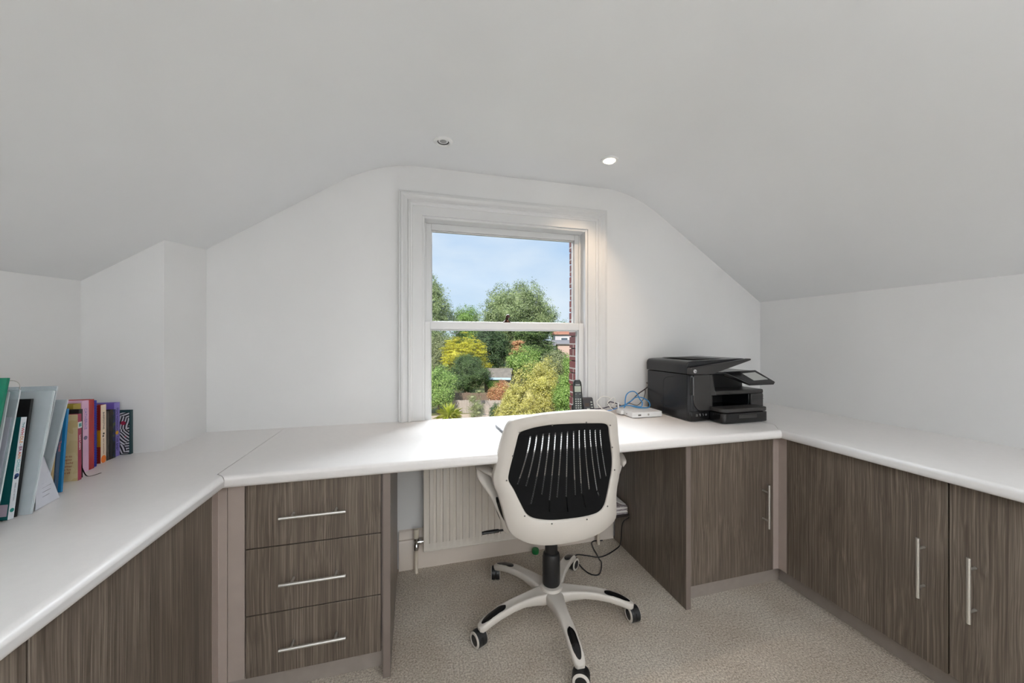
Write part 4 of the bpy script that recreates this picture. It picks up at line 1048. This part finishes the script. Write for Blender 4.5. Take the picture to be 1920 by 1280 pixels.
bm = BM(); rb = [(.0, .001, .05), (.004, .006, .022), (.010, .010, .004), (.018, .018, .0012), (.024, .040, .0012)]
rings = []
for i, p in enumerate(catmull(rb, 5)): rings.append([(p[0], p[1]-.012-.0015, p[2]), (p[0]+.0035, p[1]-.012-.0015, p[2]), (p[0]+.0035, p[1]-.012-.0015, p[2]+.0006), (p[0], p[1]-.012-.0015, p[2]+.0006)])
loft(bm, rings); obj('ribbon', bm, cm('soft_black', (14, 13, 14)), b)
b = book('hardback with a magenta spine and an old-map cream front cover', -.944, 1.3625, .0125, .193, .125, cm('magenta_red', (158, 52, 82)), front=noisy('map_cream', [(208, 190, 150), (214, 198, 160), (204, 184, 138)], 14))
spine_text(b, 'Love Letters', .0085, cm('white_ink', (235, 225, 225)), .110)
obj('spine_label', bx(.0002, .0009, -.0125, 0, .152, .170), cm('label_white', (225, 225, 222)), b)
obj('label_mark', bx(.0009, .0012, -.0105, -.002, .156, .166), cm('label_teal', (80, 150, 150)), b)
M_REDINK = cm('red_ink', (150, 60, 50))
for i, s in enumerate(('How to', 'imagine', 'and build', 'a better', 'life for', 'us all')): text_obj('cover_text', s, .0085, M_REDINK, b, frame_mtx((1, 0, 0), (0, 0, 1), (-.026, -.0125-.0008, .072 - .0095*i)), .0001)
b = book('cream booklet leaning against the magenta-spined hardback', -.930, 1.2855, .006, .236, .15, cm('cream_card', (222, 214, 196)), lean=4, name='booklet', cat='booklet')
b = book('bright blue slim booklet leaning beside the cream one', -.915, 1.268, .0065, .222, .15, cm('bright_blue', (24, 122, 176)), lean=5, name='booklet', cat='booklet', pages=cm('bright_blue2', (24, 110, 165)))
b = book('dark blue booklet with pink lettering left of the bright blue one', -.916, 1.2495, .011, .186, .14, cm('dark_blue_grey', (48, 76, 106)), lean=5, name='booklet', cat='booklet')
spine_text(b, 'Travel', .011, cm('pink_ink', (190, 110, 120)), .125)
b = book('thin tan booklet left of the dark blue one, half covered by papers', -.918, 1.2425, .0062, .175, .14, cm('tan_card', (196, 170, 124)), lean=5, name='booklet', cat='booklet')
# plastic sleeves and papers
M_SLV = clear_mat('milky_sleeve', s2l(214, 222, 226), .62, .3); M_CLR = clear_mat('clear_sleeve', s2l(222, 230, 234), .22, .12)
M_LIL = clear_mat('lilac_sleeve', s2l(206, 178, 200), .75, .3); M_GRN = clear_mat('green_sleeve', s2l(8, 120, 92), .93, .18)
M_PAPW = cm('sleeve_paper', (222, 224, 232), rough=.8)
def sleeve(name, label, xs_, y0, t, h, depth, m, lean, paper=M_PAPW, cat='folder', bow=.006, ph=.92, edge=True):
    b = thing(name, label, cat, (xs_, y0, ZT)); b.rotation_euler = (-R(lean), 0, 0)
    bm = BM(); N = 14
    for side in (-1, 1):
        rings = []
        for i in range(N+1):
            z = h*i/N; bb = bow*math.sin(math.pi*i/N)
            y = side*(t/2 + bb*.35) ; 
            rings.append([(-depth, y-.0004, z), (-.002, side*(t/2*.4)-.0004, z), (0, 0-.0004*side, z), (0, .0003*side+.0004, z), (-.002, side*(t/2*.4)+.0004, z), (-depth, y+.0004, z)])
        loft(bm, rings)
    s = obj('sleeve', bm, m, b)
    if paper:
        obj('papers', bx(-depth+.008, -.007, -t*.14, t*.14, .004, h*ph), paper, b)
    if edge:
        bm = BM(); tube(bm, [(0, 0, .001), (0, 0, h-.001)], .0012, 6, smooth=0); tube(bm, [(0, 0, h-.001), (-depth, 0, h-.001)], .0010, 6, smooth=0); obj('welded_edge', bm, clear_mat('sleeve_edge_'+name+str(h), s2l(230, 234, 238), .75, .3), b, smooth=True)
    return b
sleeve('clear_folder', 'milky plastic folder leaning right beside the small blue booklets', -.902, 1.203, .008, .258, .205, M_SLV, 15.5)
sleeve('clear_folder', 'tall clear plastic sleeve standing behind the papers', -.905, 1.180, .006, .296, .21, M_CLR, 13, paper=None)
bm = BM(); rings = []
for i in range(9):
    v = i/8
    a = Vector((-.874, 1.146, .7412)).lerp(Vector((-.890, 1.176, .93)), v); b_ = Vector((-.888, 1.228, .7412)).lerp(Vector((-.912, 1.190, .93)), v)
    a.x += .010*math.sin(v*3)*0; row = []
    for k in range(7):
        u = k/6; p = a.lerp(b_, u); p.x += .004*math.sin(u*math.pi)*v; row.append(p)
    rings.append(row + [q + Vector((-.0008, .0002, 0)) for q in row[::-1]])
loft(bm, rings); sh = tag(obj('paper_sheet', bm, cm('printed_sheet', (218, 220, 230), rough=.8), smooth=False), 'white printed sheet whose foot flares out over the worktop', 'paper')
M_INK = cm('grey_print', (130, 130, 145))
bm = BM()
for i in range(7):
    v = .12 + .055*i
    a = Vector((-.874, 1.146, .7412)).lerp(Vector((-.890, 1.176, .93)), v); b_ = Vector((-.888, 1.228, .7412)).lerp(Vector((-.912, 1.190, .93)), v)
    p0, p1 = a.lerp(b_, .30), a.lerp(b_, .62 + .1*(i % 3)); 
    for p in (p0, p1): p.x += .0006
    tube(bm, [p0, p1], .0005, 4, smooth=0)
obj('print_lines', bm, M_INK, sh)
sleeve('clear_folder', 'milky folder full of papers directly right of the white-spined teal book', -.868, 1.130, .009, .288, .21, M_SLV, 11.5, ph=.94)
b = book('tall black book standing above the white-spined teal book', -.889, 1.117, .0065, .270, .20, cm('flat_black', (8, 8, 9)), lean=8.2)
b = book('teal book with a white spine and multicoloured title', -.888, 1.1005, .0130, .229, .15, cm('deep_teal', (8, 92, 94)), lean=7.6, spine=cm('white_spine', (226, 230, 236)))
for s, c_, z_, sz in (('THE', (70, 150, 150), .2105, .0065), ('WH', (200, 50, 60), .1960, .0100), ('OLE', (226, 150, 60), .1775, .0095), ('-', (60, 120, 150), .1655, .009), ('BR', (130, 40, 100), .1565, .0098), ('A', (220, 60, 60), .1465, .0098), ('IN', (226, 150, 70), .1385, .0098), ('CHILD', (120, 190, 190), .1185, .0098)):
    spine_text(b, s, sz, cm('ink_%d_%d_%d' % c_, c_), z_)
bm = BM(); lathe(bm, [(0, .0009), (.0050, .0009), (.0050, .0003)], 14, (0, -.0060, .096), 'x'); lathe(bm, [(0, .0009), (.0032, .0009), (.0032, .0003)], 14, (0, -.0082, .0915), 'x'); obj('head_emblem', bm, cm('navy_emblem', (30, 60, 120)), b)
spine_text(b, 'SIEGEL AND BRYSON', .0042, cm('pale_ink', (170, 175, 185)), .060)
bm = BM(); lathe(bm, [(0, .0009), (.0045, .0009), (.0045, .0003)], 14, (0, -.0065, .020), 'x'); obj('leaf_emblem', bm, cm('teal_emblem', (20, 140, 130)), b)
obj('cover_sticker', bx(-.040, -.0025, -.0130-.0006, -.0130, .008, .034), cm('sticker_grey', (206, 186, 200)), b)
sleeve('clear_folder', 'clear plastic sleeve holding lilac papers, nearer than the teal book', -.861, 1.040, .006, .302, .21, M_CLR, 10.5, paper=cm('lilac_paper', (196, 170, 192), rough=.8), ph=.80)
sleeve('clear_folder', 'milky sleeve standing directly behind the green folder', -.858, 1.018, .006, .300, .21, M_SLV, 9.5)
gf = sleeve('green_folder', 'bright green plastic folder nearest to the camera at the left edge', -.850, .995, .012, .333, .23, M_GRN, 11, paper=cm('green_insert', (10, 104, 80)), ph=.97, edge=False)
bm = BM(); tube(bm, [(-.006, 0, -.014), (-.004, .001, .004), (-.010, .001, .014), (-.020, .001, .016), (-.030, .001, .013), (-.035, .001, .004), (-.032, 0, -.014)], .0008, 6, smooth=6)
bc = tag(obj('binder_clip', bm, M_STEEL, smooth=True), 'thin wire clip standing on top of the clear sleeves', 'clip'); bc.location = (-.861, 1.098, 1.0415)
# ------------------------------------------------------------------ gardens beyond the window
GZ = -6.5
def gp(px, d, z=GZ):
    cx = (px-960)/690; c_, s_ = math.cos(R(15)), math.sin(R(15))
    return (d*(cx*c_+s_), d*(c_-cx*s_), z)
def gz(py, d): return CAM_H - (py-637)/690*d
struct(obj('ground', bx(-900, 1500, 6, 2600, GZ-.3, GZ), mat('garden_ground', s2l(112, 112, 72), .95, noise=.35, nscale=.6)))
LEAF = {
 'fresh': leaf_mat('leaf_fresh', (98, 136, 58), (134, 168, 84), (168, 192, 112)),
 'mid': leaf_mat('leaf_mid', (78, 112, 50), (112, 146, 72), (148, 176, 98)),
 'oak': leaf_mat('leaf_oak', (112, 130, 82), (146, 162, 108), (184, 196, 146)),
 'dark': leaf_mat('leaf_dark', (54, 78, 50), (84, 108, 70), (118, 140, 96)),
 'cedar': leaf_mat('leaf_cedar', (54, 78, 46), (88, 112, 64), (132, 150, 88)),
 'gold': leaf_mat('leaf_gold', (152, 150, 34), (204, 196, 54), (230, 222, 92)),
 'yellow': leaf_mat('leaf_yellow', (166, 162, 78), (204, 196, 108), (228, 220, 156)),
 'coral': leaf_mat('leaf_coral', (186, 126, 92), (220, 162, 126), (206, 190, 138)),
 'lime': leaf_mat('leaf_lime', (108, 142, 70), (150, 180, 94), (194, 212, 136)),
 'olive': leaf_mat('leaf_olive', (118, 128, 84), (150, 158, 112), (182, 184, 144)),
 'holly': leaf_mat('leaf_holly', (62, 86, 48), (90, 114, 66), (124, 146, 94)),
 'palm': leaf_mat('leaf_palm', (150, 172, 40), (196, 206, 70), (226, 226, 120)),
}
M_BARK = mat('bark', s2l(92, 76, 60), .9, noise=.3, nscale=4)
rngs = np.random.default_rng(11)
def foliage(name, blobs, n, size, m, parent, dens=1.0, up=.35, layered=False, spiky=0):
    """leaf clusters over ellipsoid blobs: (cx,cy,cz,rx,ry,rz)"""
    B = np.array(blobs, float); wts = (B[:, 3]*B[:, 5]); wts = wts/wts.sum()
    ncl = max(40, n // 34)
    idx = rngs.choice(len(B), ncl, p=wts)
    d = rngs.normal(size=(ncl, 3)); d /= np.linalg.norm(d, axis=1)[:, None]
    rad = rngs.uniform(.50, 1.06, ncl)[:, None]
    cen = B[idx, :3] + d*B[idx, 3:6]*rad
    csz = rngs.uniform(.6, 1.3, ncl) * size * 5.2
    k = n // ncl; N = ncl*k
    ci = np.repeat(np.arange(ncl), k)
    off = rngs.normal(size=(N, 3)) * .5
    if layered: off[:, 2] *= .28
    P = cen[ci] + off*csz[ci][:, None]
    nrm = d[ci] + rngs.normal(size=(N, 3))*.55 + np.array([0, 0, up]); nrm /= np.linalg.norm(nrm, axis=1)[:, None]
    t = np.cross(nrm, rngs.normal(size=(N, 3))); t /= np.linalg.norm(t, axis=1)[:, None]; b = np.cross(nrm, t)
    s = (size * rngs.uniform(.55, 1.25, N))[:, None]
    asp = .55
    V = np.stack([P - t*s, P - b*s*asp, P + t*s, P + b*s*asp], 1).reshape(-1, 3)
    me = bpy.data.meshes.new(name)
    # inner cores keep the crowns from being see-through
    cv, cf = [], []
    for q in B:
        bm = BM(); bmesh.ops.create_icosphere(bm, subdivisions=2, radius=1)
        o0 = len(cv)
        for v in bm.verts: cv.append((q[0]+v.co.x*q[3]*.42, q[1]+v.co.y*q[4]*.42, q[2]+v.co.z*q[5]*.42))
        for f in bm.faces: cf.append([4*N + o0 + v.index for v in f.verts])
        bm.free()
    V = np.vstack([V, np.array(cv)])
    me.vertices.add(len(V)); me.vertices.foreach_set('co', V.astype(np.float32).ravel())
    li = np.concatenate([np.arange(4*N), np.array(cf).ravel()])
    tot = N + len(cf)
    me.loops.add(len(li)); me.loops.foreach_set('vertex_index', li.astype(np.int32))
    me.polygons.add(tot)
    st = np.concatenate([np.arange(N)*4, 4*N + np.arange(len(cf))*3]); 
    me.polygons.foreach_set('loop_start', st.astype(np.int32))
    me.update(calc_edges=True); me.validate()
    me.materials.append(m)
    o = bpy.data.objects.new(name, me); COL.objects.link(o)
    if parent: o.parent = parent
    return o
def tree(name, label, cat, px, d, top, bot, wpx, m, n=6000, size=.2, shape='round', dep=1.0, group=None, up=.35, layered=False, trunk=True, lumps=9, seed=0):
    """crown between image rows top and bot, wpx wide, at distance d"""
    x, y, _ = gp(px, d); zt, zb = gz(top, d), gz(bot, d); rx = wpx/2/690*d; rz = (zt-zb)/2; zc = (zt+zb)/2
    n = int(n*3.6); size = size*.62
    t = thing(name, label, cat, (x, y, GZ), group=group)
    rnd = random.Random(seed*7+int(px)); blobs = []
    if shape == 'round':
        blobs.append((0, 0, zc-GZ, rx*.78, rx*.78*dep, rz*.80))
        for i in range(lumps):
            a = 2*math.pi*i/lumps + rnd.uniform(-.3, .3); e = rnd.uniform(-.7, .9)
            ce = math.cos(math.asin(max(-.95, min(.95, e)))); r = rnd.uniform(.30, .44)
            blobs.append((math.cos(a)*rx*.62*ce, math.sin(a)*rx*.62*dep*ce, zc-GZ + e*rz*.62, rx*r, rx*r, rz*r*1.05))
    elif shape == 'cone':
        for i in range(7):
            u = i/6; r = rx*(1.0-.80*u)
            blobs.append((rnd.uniform(-.12, .12)*rx, rnd.uniform(-.1, .1)*rx, (zb-GZ) + (zt-zb)*(.10+.80*u), r, r*dep, rz*.26))
    elif shape == 'tall':
        for i in range(8):
            u = i/7; r = rx*(1.0-.55*abs(u-.35)*1.3)*rnd.uniform(.75, 1.05)*.8
            blobs.append((rnd.uniform(-.35, .35)*rx, rnd.uniform(-.2, .2)*rx, (zb-GZ) + (zt-zb)*(.08+.84*u), r, r*dep, rz*.24))
    elif shape == 'tiers':
        for i in range(10):
            u = rnd.random(); a = rnd.uniform(0, 6.28); q = rx*(1-.6*u)*.62
            blobs.append((math.cos(a)*q, math.sin(a)*q*dep, (zb-GZ)+(zt-zb)*(.12+.80*u), rx*.42, rx*.42*dep, rz*.17))
        blobs.append((0, 0, zc-GZ-.1*rz, rx*.62, rx*.62*dep, rz*.7))
    foliage('foliage', blobs, n, size, m, t, up=up, layered=layered)
    if trunk:
        bm = BM(); h = max(.4, zc-GZ)
        tube(bm, [(0, 0, 0), (.06*rx, 0, h*.5), (-.03*rx, .05*rx, h)], lambda u: (max(.06, rx*.085)*(1-.5*u),)*2, 8, smooth=3)
        obj('trunk', bm, M_BARK, t, smooth=True)
    return t
tree('tree', 'tall loose grey-green tree at the left edge of the window view', 'tree', 812, 62, 520, 690, 98, LEAF['oak'], 9000, .20, 'tall', seed=1)
tree('tree', 'small round bright green tree on the skyline left of the big tree', 'tree', 881, 74, 564, 680, 78, LEAF['fresh'], 9500, .20, seed=2)
tree('tree', 'largest broad-crowned tree on the skyline, right of centre', 'tree', 970, 66, 525, 700, 160, LEAF['oak'], 22000, .20, seed=3, lumps=14, dep=.8)
tree('tree', 'dark tree filling the gap below the broad-crowned tree', 'tree', 918, 58, 605, 712, 74, LEAF['dark'], 8000, .19, seed=4)
tree('cedar_tree', 'dark wide conifer with layered branches right of centre', 'tree', 1006, 56, 606, 706, 126, LEAF['cedar'], 15000, .17, 'tiers', layered=True, seed=5, dep=.7)
tree('tree', 'grey-green tree behind the left shrubs at mid height', 'tree', 815, 56, 612, 730, 64, LEAF['olive'], 7000, .17, seed=6)
tree('cypress_tree', 'golden yellow conifer left of centre, brightest in the view', 'tree', 872, 48, 612, 730, 92, LEAF['gold'], 13000, .12, 'round', layered=True, seed=7, up=.6)
tree('cypress_tree', 'small yellow-green conifer spray right of the golden conifer', 'tree', 909, 49, 668, 716, 44, LEAF['gold'], 3500, .12, 'tiers', layered=True, seed=8, up=.6)
tree('shrub', 'dark green rounded holly in front of the golden conifer', 'shrub', 875, 44, 664, 742, 88, LEAF['holly'], 11000, .12, seed=9, dep=.8)
tree('tree', 'bright mid-green tree behind the yellow shrub', 'tree', 982, 51.5, 640, 716, 66, LEAF['lime'], 6500, .15, seed=10)
tree('maple_shrub', 'small orange-pink maple high among the dark conifers', 'shrub', 972, 52.0, 637, 668, 30, LEAF['coral'], 1500, .13, 'tiers', seed=11, layered=True)
tree('shrub', 'grey-olive bush above the right-hand green shrub', 'shrub', 1040, 46, 652, 720, 54, LEAF['olive'], 5000, .13, seed=12)
tree('shrub', 'bright green leafy shrub at the lower left of the window view', 'shrub', 822, 38, 674, 772, 68, LEAF['lime'], 9000, .12, seed=13, lumps=12)
tree('maple_shrub', 'coral-orange maple beside the garden fence', 'shrub', 936, 41, 712, 770, 46, LEAF['coral'], 4500, .10, seed=14)
tree('shrub', 'large golden-yellow shrub in the foreground behind the chair', 'shrub', 1000, 30, 662, 850, 134, LEAF['yellow'], 30000, .085, seed=15, dep=.8, lumps=14)
tree('shrub', 'yellow-green shrub at the right foot of the golden-yellow one', 'shrub', 958, 31, 738, 836, 64, LEAF['yellow'], 8000, .08, seed=16)
tree('shrub', 'bright green climbing shrub at the right edge of the view', 'shrub', 1062, 28, 672, 830, 70, LEAF['lime'], 13000, .085, 'tall', seed=17)
tree('shrub', 'thin grey-green shrub growing in front of the pale fence', 'shrub', 893, 37, 728, 790, 44, LEAF['olive'], 1700, .07, 'tiers', seed=18)
tree('shrub', 'small dark green shrub between the fence and the yellow shrub', 'shrub', 928, 34, 752, 800, 20, LEAF['dark'], 2000, .08, seed=19)
tree('shrub', 'small rounded green bush beside the shed roof', 'shrub', 925, 45, 710, 736, 30, LEAF['mid'], 2500, .09, seed=20)
tree('tree', 'green tree beyond the far house at the right edge', 'tree', 1052, 84, 596, 672, 44, LEAF['mid'], 4000, .22, seed=21)
for i, (px, d, top, w, lb) in enumerate(((850, 104, 606, 90, 'behind the small round skyline tree'), (930, 106, 600, 90, 'behind the broad-crowned tree'))):
    tree('tree', 'distant green tree on the horizon, ' + lb, 'tree', px, d, top, 700, w, LEAF['mid'], 5000, .3, seed=30+i, group='distant trees on the horizon')
for i, (px, d, top, w) in enumerate(((735, 60, 560, 90), (640, 66, 540, 130), (560, 54, 590, 110), (755, 44, 690, 70), (690, 42, 680, 90), (600, 40, 700, 120))):
    tree('tree', 'green garden tree out to the left of the window view', 'tree', px, d, top, 700 if i < 3 else 775, w, LEAF['mid' if i % 2 else 'holly'], 4000, .2, seed=40+i, group='garden trees left of the window view')
# yucca with spiky yellow-green leaves
x, y, _ = gp(842, 34); t = thing('yucca_plant', 'spiky yellow-green yucca at the bottom left of the window view', 'plant', (x, y, GZ))
bm = BM(); rnd = random.Random(3); zc = gz(782, 34) - GZ
for i in range(150):
    a = rnd.uniform(0, 6.28); e = rnd.uniform(-.1, 1.45); L_ = rnd.uniform(1.0, 1.7); w = .045
    dv = Vector((math.cos(a)*math.cos(e), math.sin(a)*math.cos(e), math.sin(e))); s_ = Vector((-math.sin(a), math.cos(a), 0))
    p0 = Vector((0, 0, zc)); p1 = p0 + dv*L_*.55 + Vector((0, 0, .08)); p2 = p0 + dv*L_ - Vector((0, 0, .28*math.cos(e)))
    v = [bm.verts.new(q) for q in (p0 - s_*w*.5, p0 + s_*w*.5, p1 + s_*w, p2, p1 - s_*w)]
    bm.faces.new(v)
obj('leaves', bm, LEAF['palm'], t)
bm = BM(); tube(bm, [(0, 0, 0), (.05, 0, zc*.5), (0, 0, zc)], .16, 8, smooth=2); obj('trunk', bm, M_BARK, t, smooth=True)
# fences
def fence(label, pa, pb, h, m, base=GZ, post_m=None):
    ax, ay = pa; bx2, by2 = pb; L_ = math.dist(pa, pb); ang = math.atan2(by2-ay, bx2-ax)
    t = thing('garden_fence', label, 'fence', (ax, ay, base), rotz=ang)
    bm = BM(); n = int(L_/.16); rnd = random.Random(int(L_*10))
    for i in range(n):
        dz = rnd.uniform(-.03, .03); box(bm, i*.16, i*.16+.145, -.012, .012, 0, h+dz)
    box(bm, 0, L_, .012, .05, h*.25, h*.25+.08); box(bm, 0, L_, .012, .05, h*.8, h*.8+.08)
    obj('boards', bm, m, t)
    k = int(L_/2.0)+1
    for i in range(k): obj('post', bx(i*2.0-.05, i*2.0+.05, .05, .15, 0, h+.1), post_m or m, t)
    return t
M_F1 = mat('weathered_fence', s2l(176, 164, 156), .9, noise=.14, nscale=3, stretch=(3, 1, .3)); M_F2 = mat('brown_fence', s2l(132, 112, 98), .9, noise=.2, nscale=3, stretch=(3, 1, .3))
a, b = gp(842, 42), gp(960, 42); fence('brown board fence behind the thin shrub, farther of the two fences', a[:2], b[:2], gz(736, 42)-GZ, M_F2)
a, b = gp(846, 38.5), gp(945, 38.5); fence('pale grey board fence in front of the brown fence', a[:2], b[:2], gz(750, 38.5)-GZ, M_F1)
# paved terrace below the fences
struct(obj('trim_2', bx(-2, 12, 27, 37.8, GZ-.01, GZ+.03), mat('terrace_paving', s2l(196, 176, 160), .9, noise=.15, nscale=2)))
# shed with a low pitched roof and a pale fascia
x, y, _ = gp(936, 47); t = thing('garden_shed', 'garden shed with a low grey roof and pale blue fascia between the shrubs', 'shed', (x, y, GZ), rotz=R(-20))
zr = gz(690, 47) - GZ
bm = BM(); prism(bm, [(-2.2, zr-1.0), (0, zr), (2.2, zr-1.0), (2.2, zr-1.12), (0, zr-.12), (-2.2, zr-1.12)], -1.7, 1.7, 'y'); bmesh.ops.rotate(bm, verts=bm.verts, matrix=Matrix.Rotation(R(90), 3, 'Z')); obj('roof', bm, mat('shed_roof', s2l(128, 120, 112), .9, noise=.2, nscale=2), t)
obj('walls', bx(-1.6, 1.6, -1.9, 1.9, 0, zr-1.01), mat('shed_wall', s2l(150, 130, 112), .9, noise=.1), t)
obj('fascia', bx(-1.7, 1.7, -2.30, -2.21, zr-1.24, zr-.98), mat('pale_blue_fascia', s2l(190, 214, 230), .5), t)
# far house
x, y, _ = gp(1079, 78); t = thing('house', 'distant house with an orange tiled roof at the right edge of the view', 'house', (x, y, GZ), rotz=R(-18))
zr = gz(614, 78) - GZ
obj('walls', bx(-4.5, 4.5, -3.5, 3.5, 0, zr-1.5), mat('house_render', s2l(206, 200, 206), .9, noise=.05), t)
bm = BM(); prism(bm, [(-3.9, zr-1.5), (0, zr), (3.9, zr-1.5)], -4.8, 4.8, 'y'); bmesh.ops.rotate(bm, verts=bm.verts, matrix=Matrix.Rotation(R(90), 3, 'Z')); obj('roof', bm, mat('orange_tiles', s2l(172, 118, 96), .9, noise=.15, nscale=3), t)
for wx in (-3.4, -.8, 1.8):
    f = obj('window', bx(wx, wx+1.5, -3.56, -3.48, zr-3.4, zr-2.1), mat('house_window_white', s2l(230, 230, 230), .5), t); obj('pane', bx(wx+.12, wx+1.38, -3.59, -3.565, zr-3.3, zr-2.2), mat('house_glass', s2l(90, 100, 115), .15), f)
obj('chimney', bx(3.2, 4.0, -.5, .5, zr-1.6, zr+.8), M_BRICK, t)
x, y, _ = gp(1066, 62); t = thing('outbuilding', 'low pink-rendered outbuilding just below the distant house', 'outbuilding', (x, y, GZ), rotz=R(-18))
zr = gz(645, 62) - GZ
obj('walls', bx(-2.0, 2.6, -2, 2, 0, zr), mat('pink_render', s2l(206, 176, 164), .9, noise=.05), t); bm = BM(); prism(bm, [(-2.3, zr), (2.3, zr), (2.3, zr+.12), (0, zr+.7), (-2.3, zr+.12)], -2.3, 2.9, 'y'); bmesh.ops.rotate(bm, verts=bm.verts, matrix=Matrix.Rotation(R(90), 3, 'Z')); obj('roof', bm, mat('slate_grey', s2l(140, 136, 140), .8, noise=.1), t)

# crisp edges between flat caps and rounded sides
for me in bpy.data.meshes:
    if len(me.polygons) < 20000: me.set_sharp_from_angle(angle=R(46))
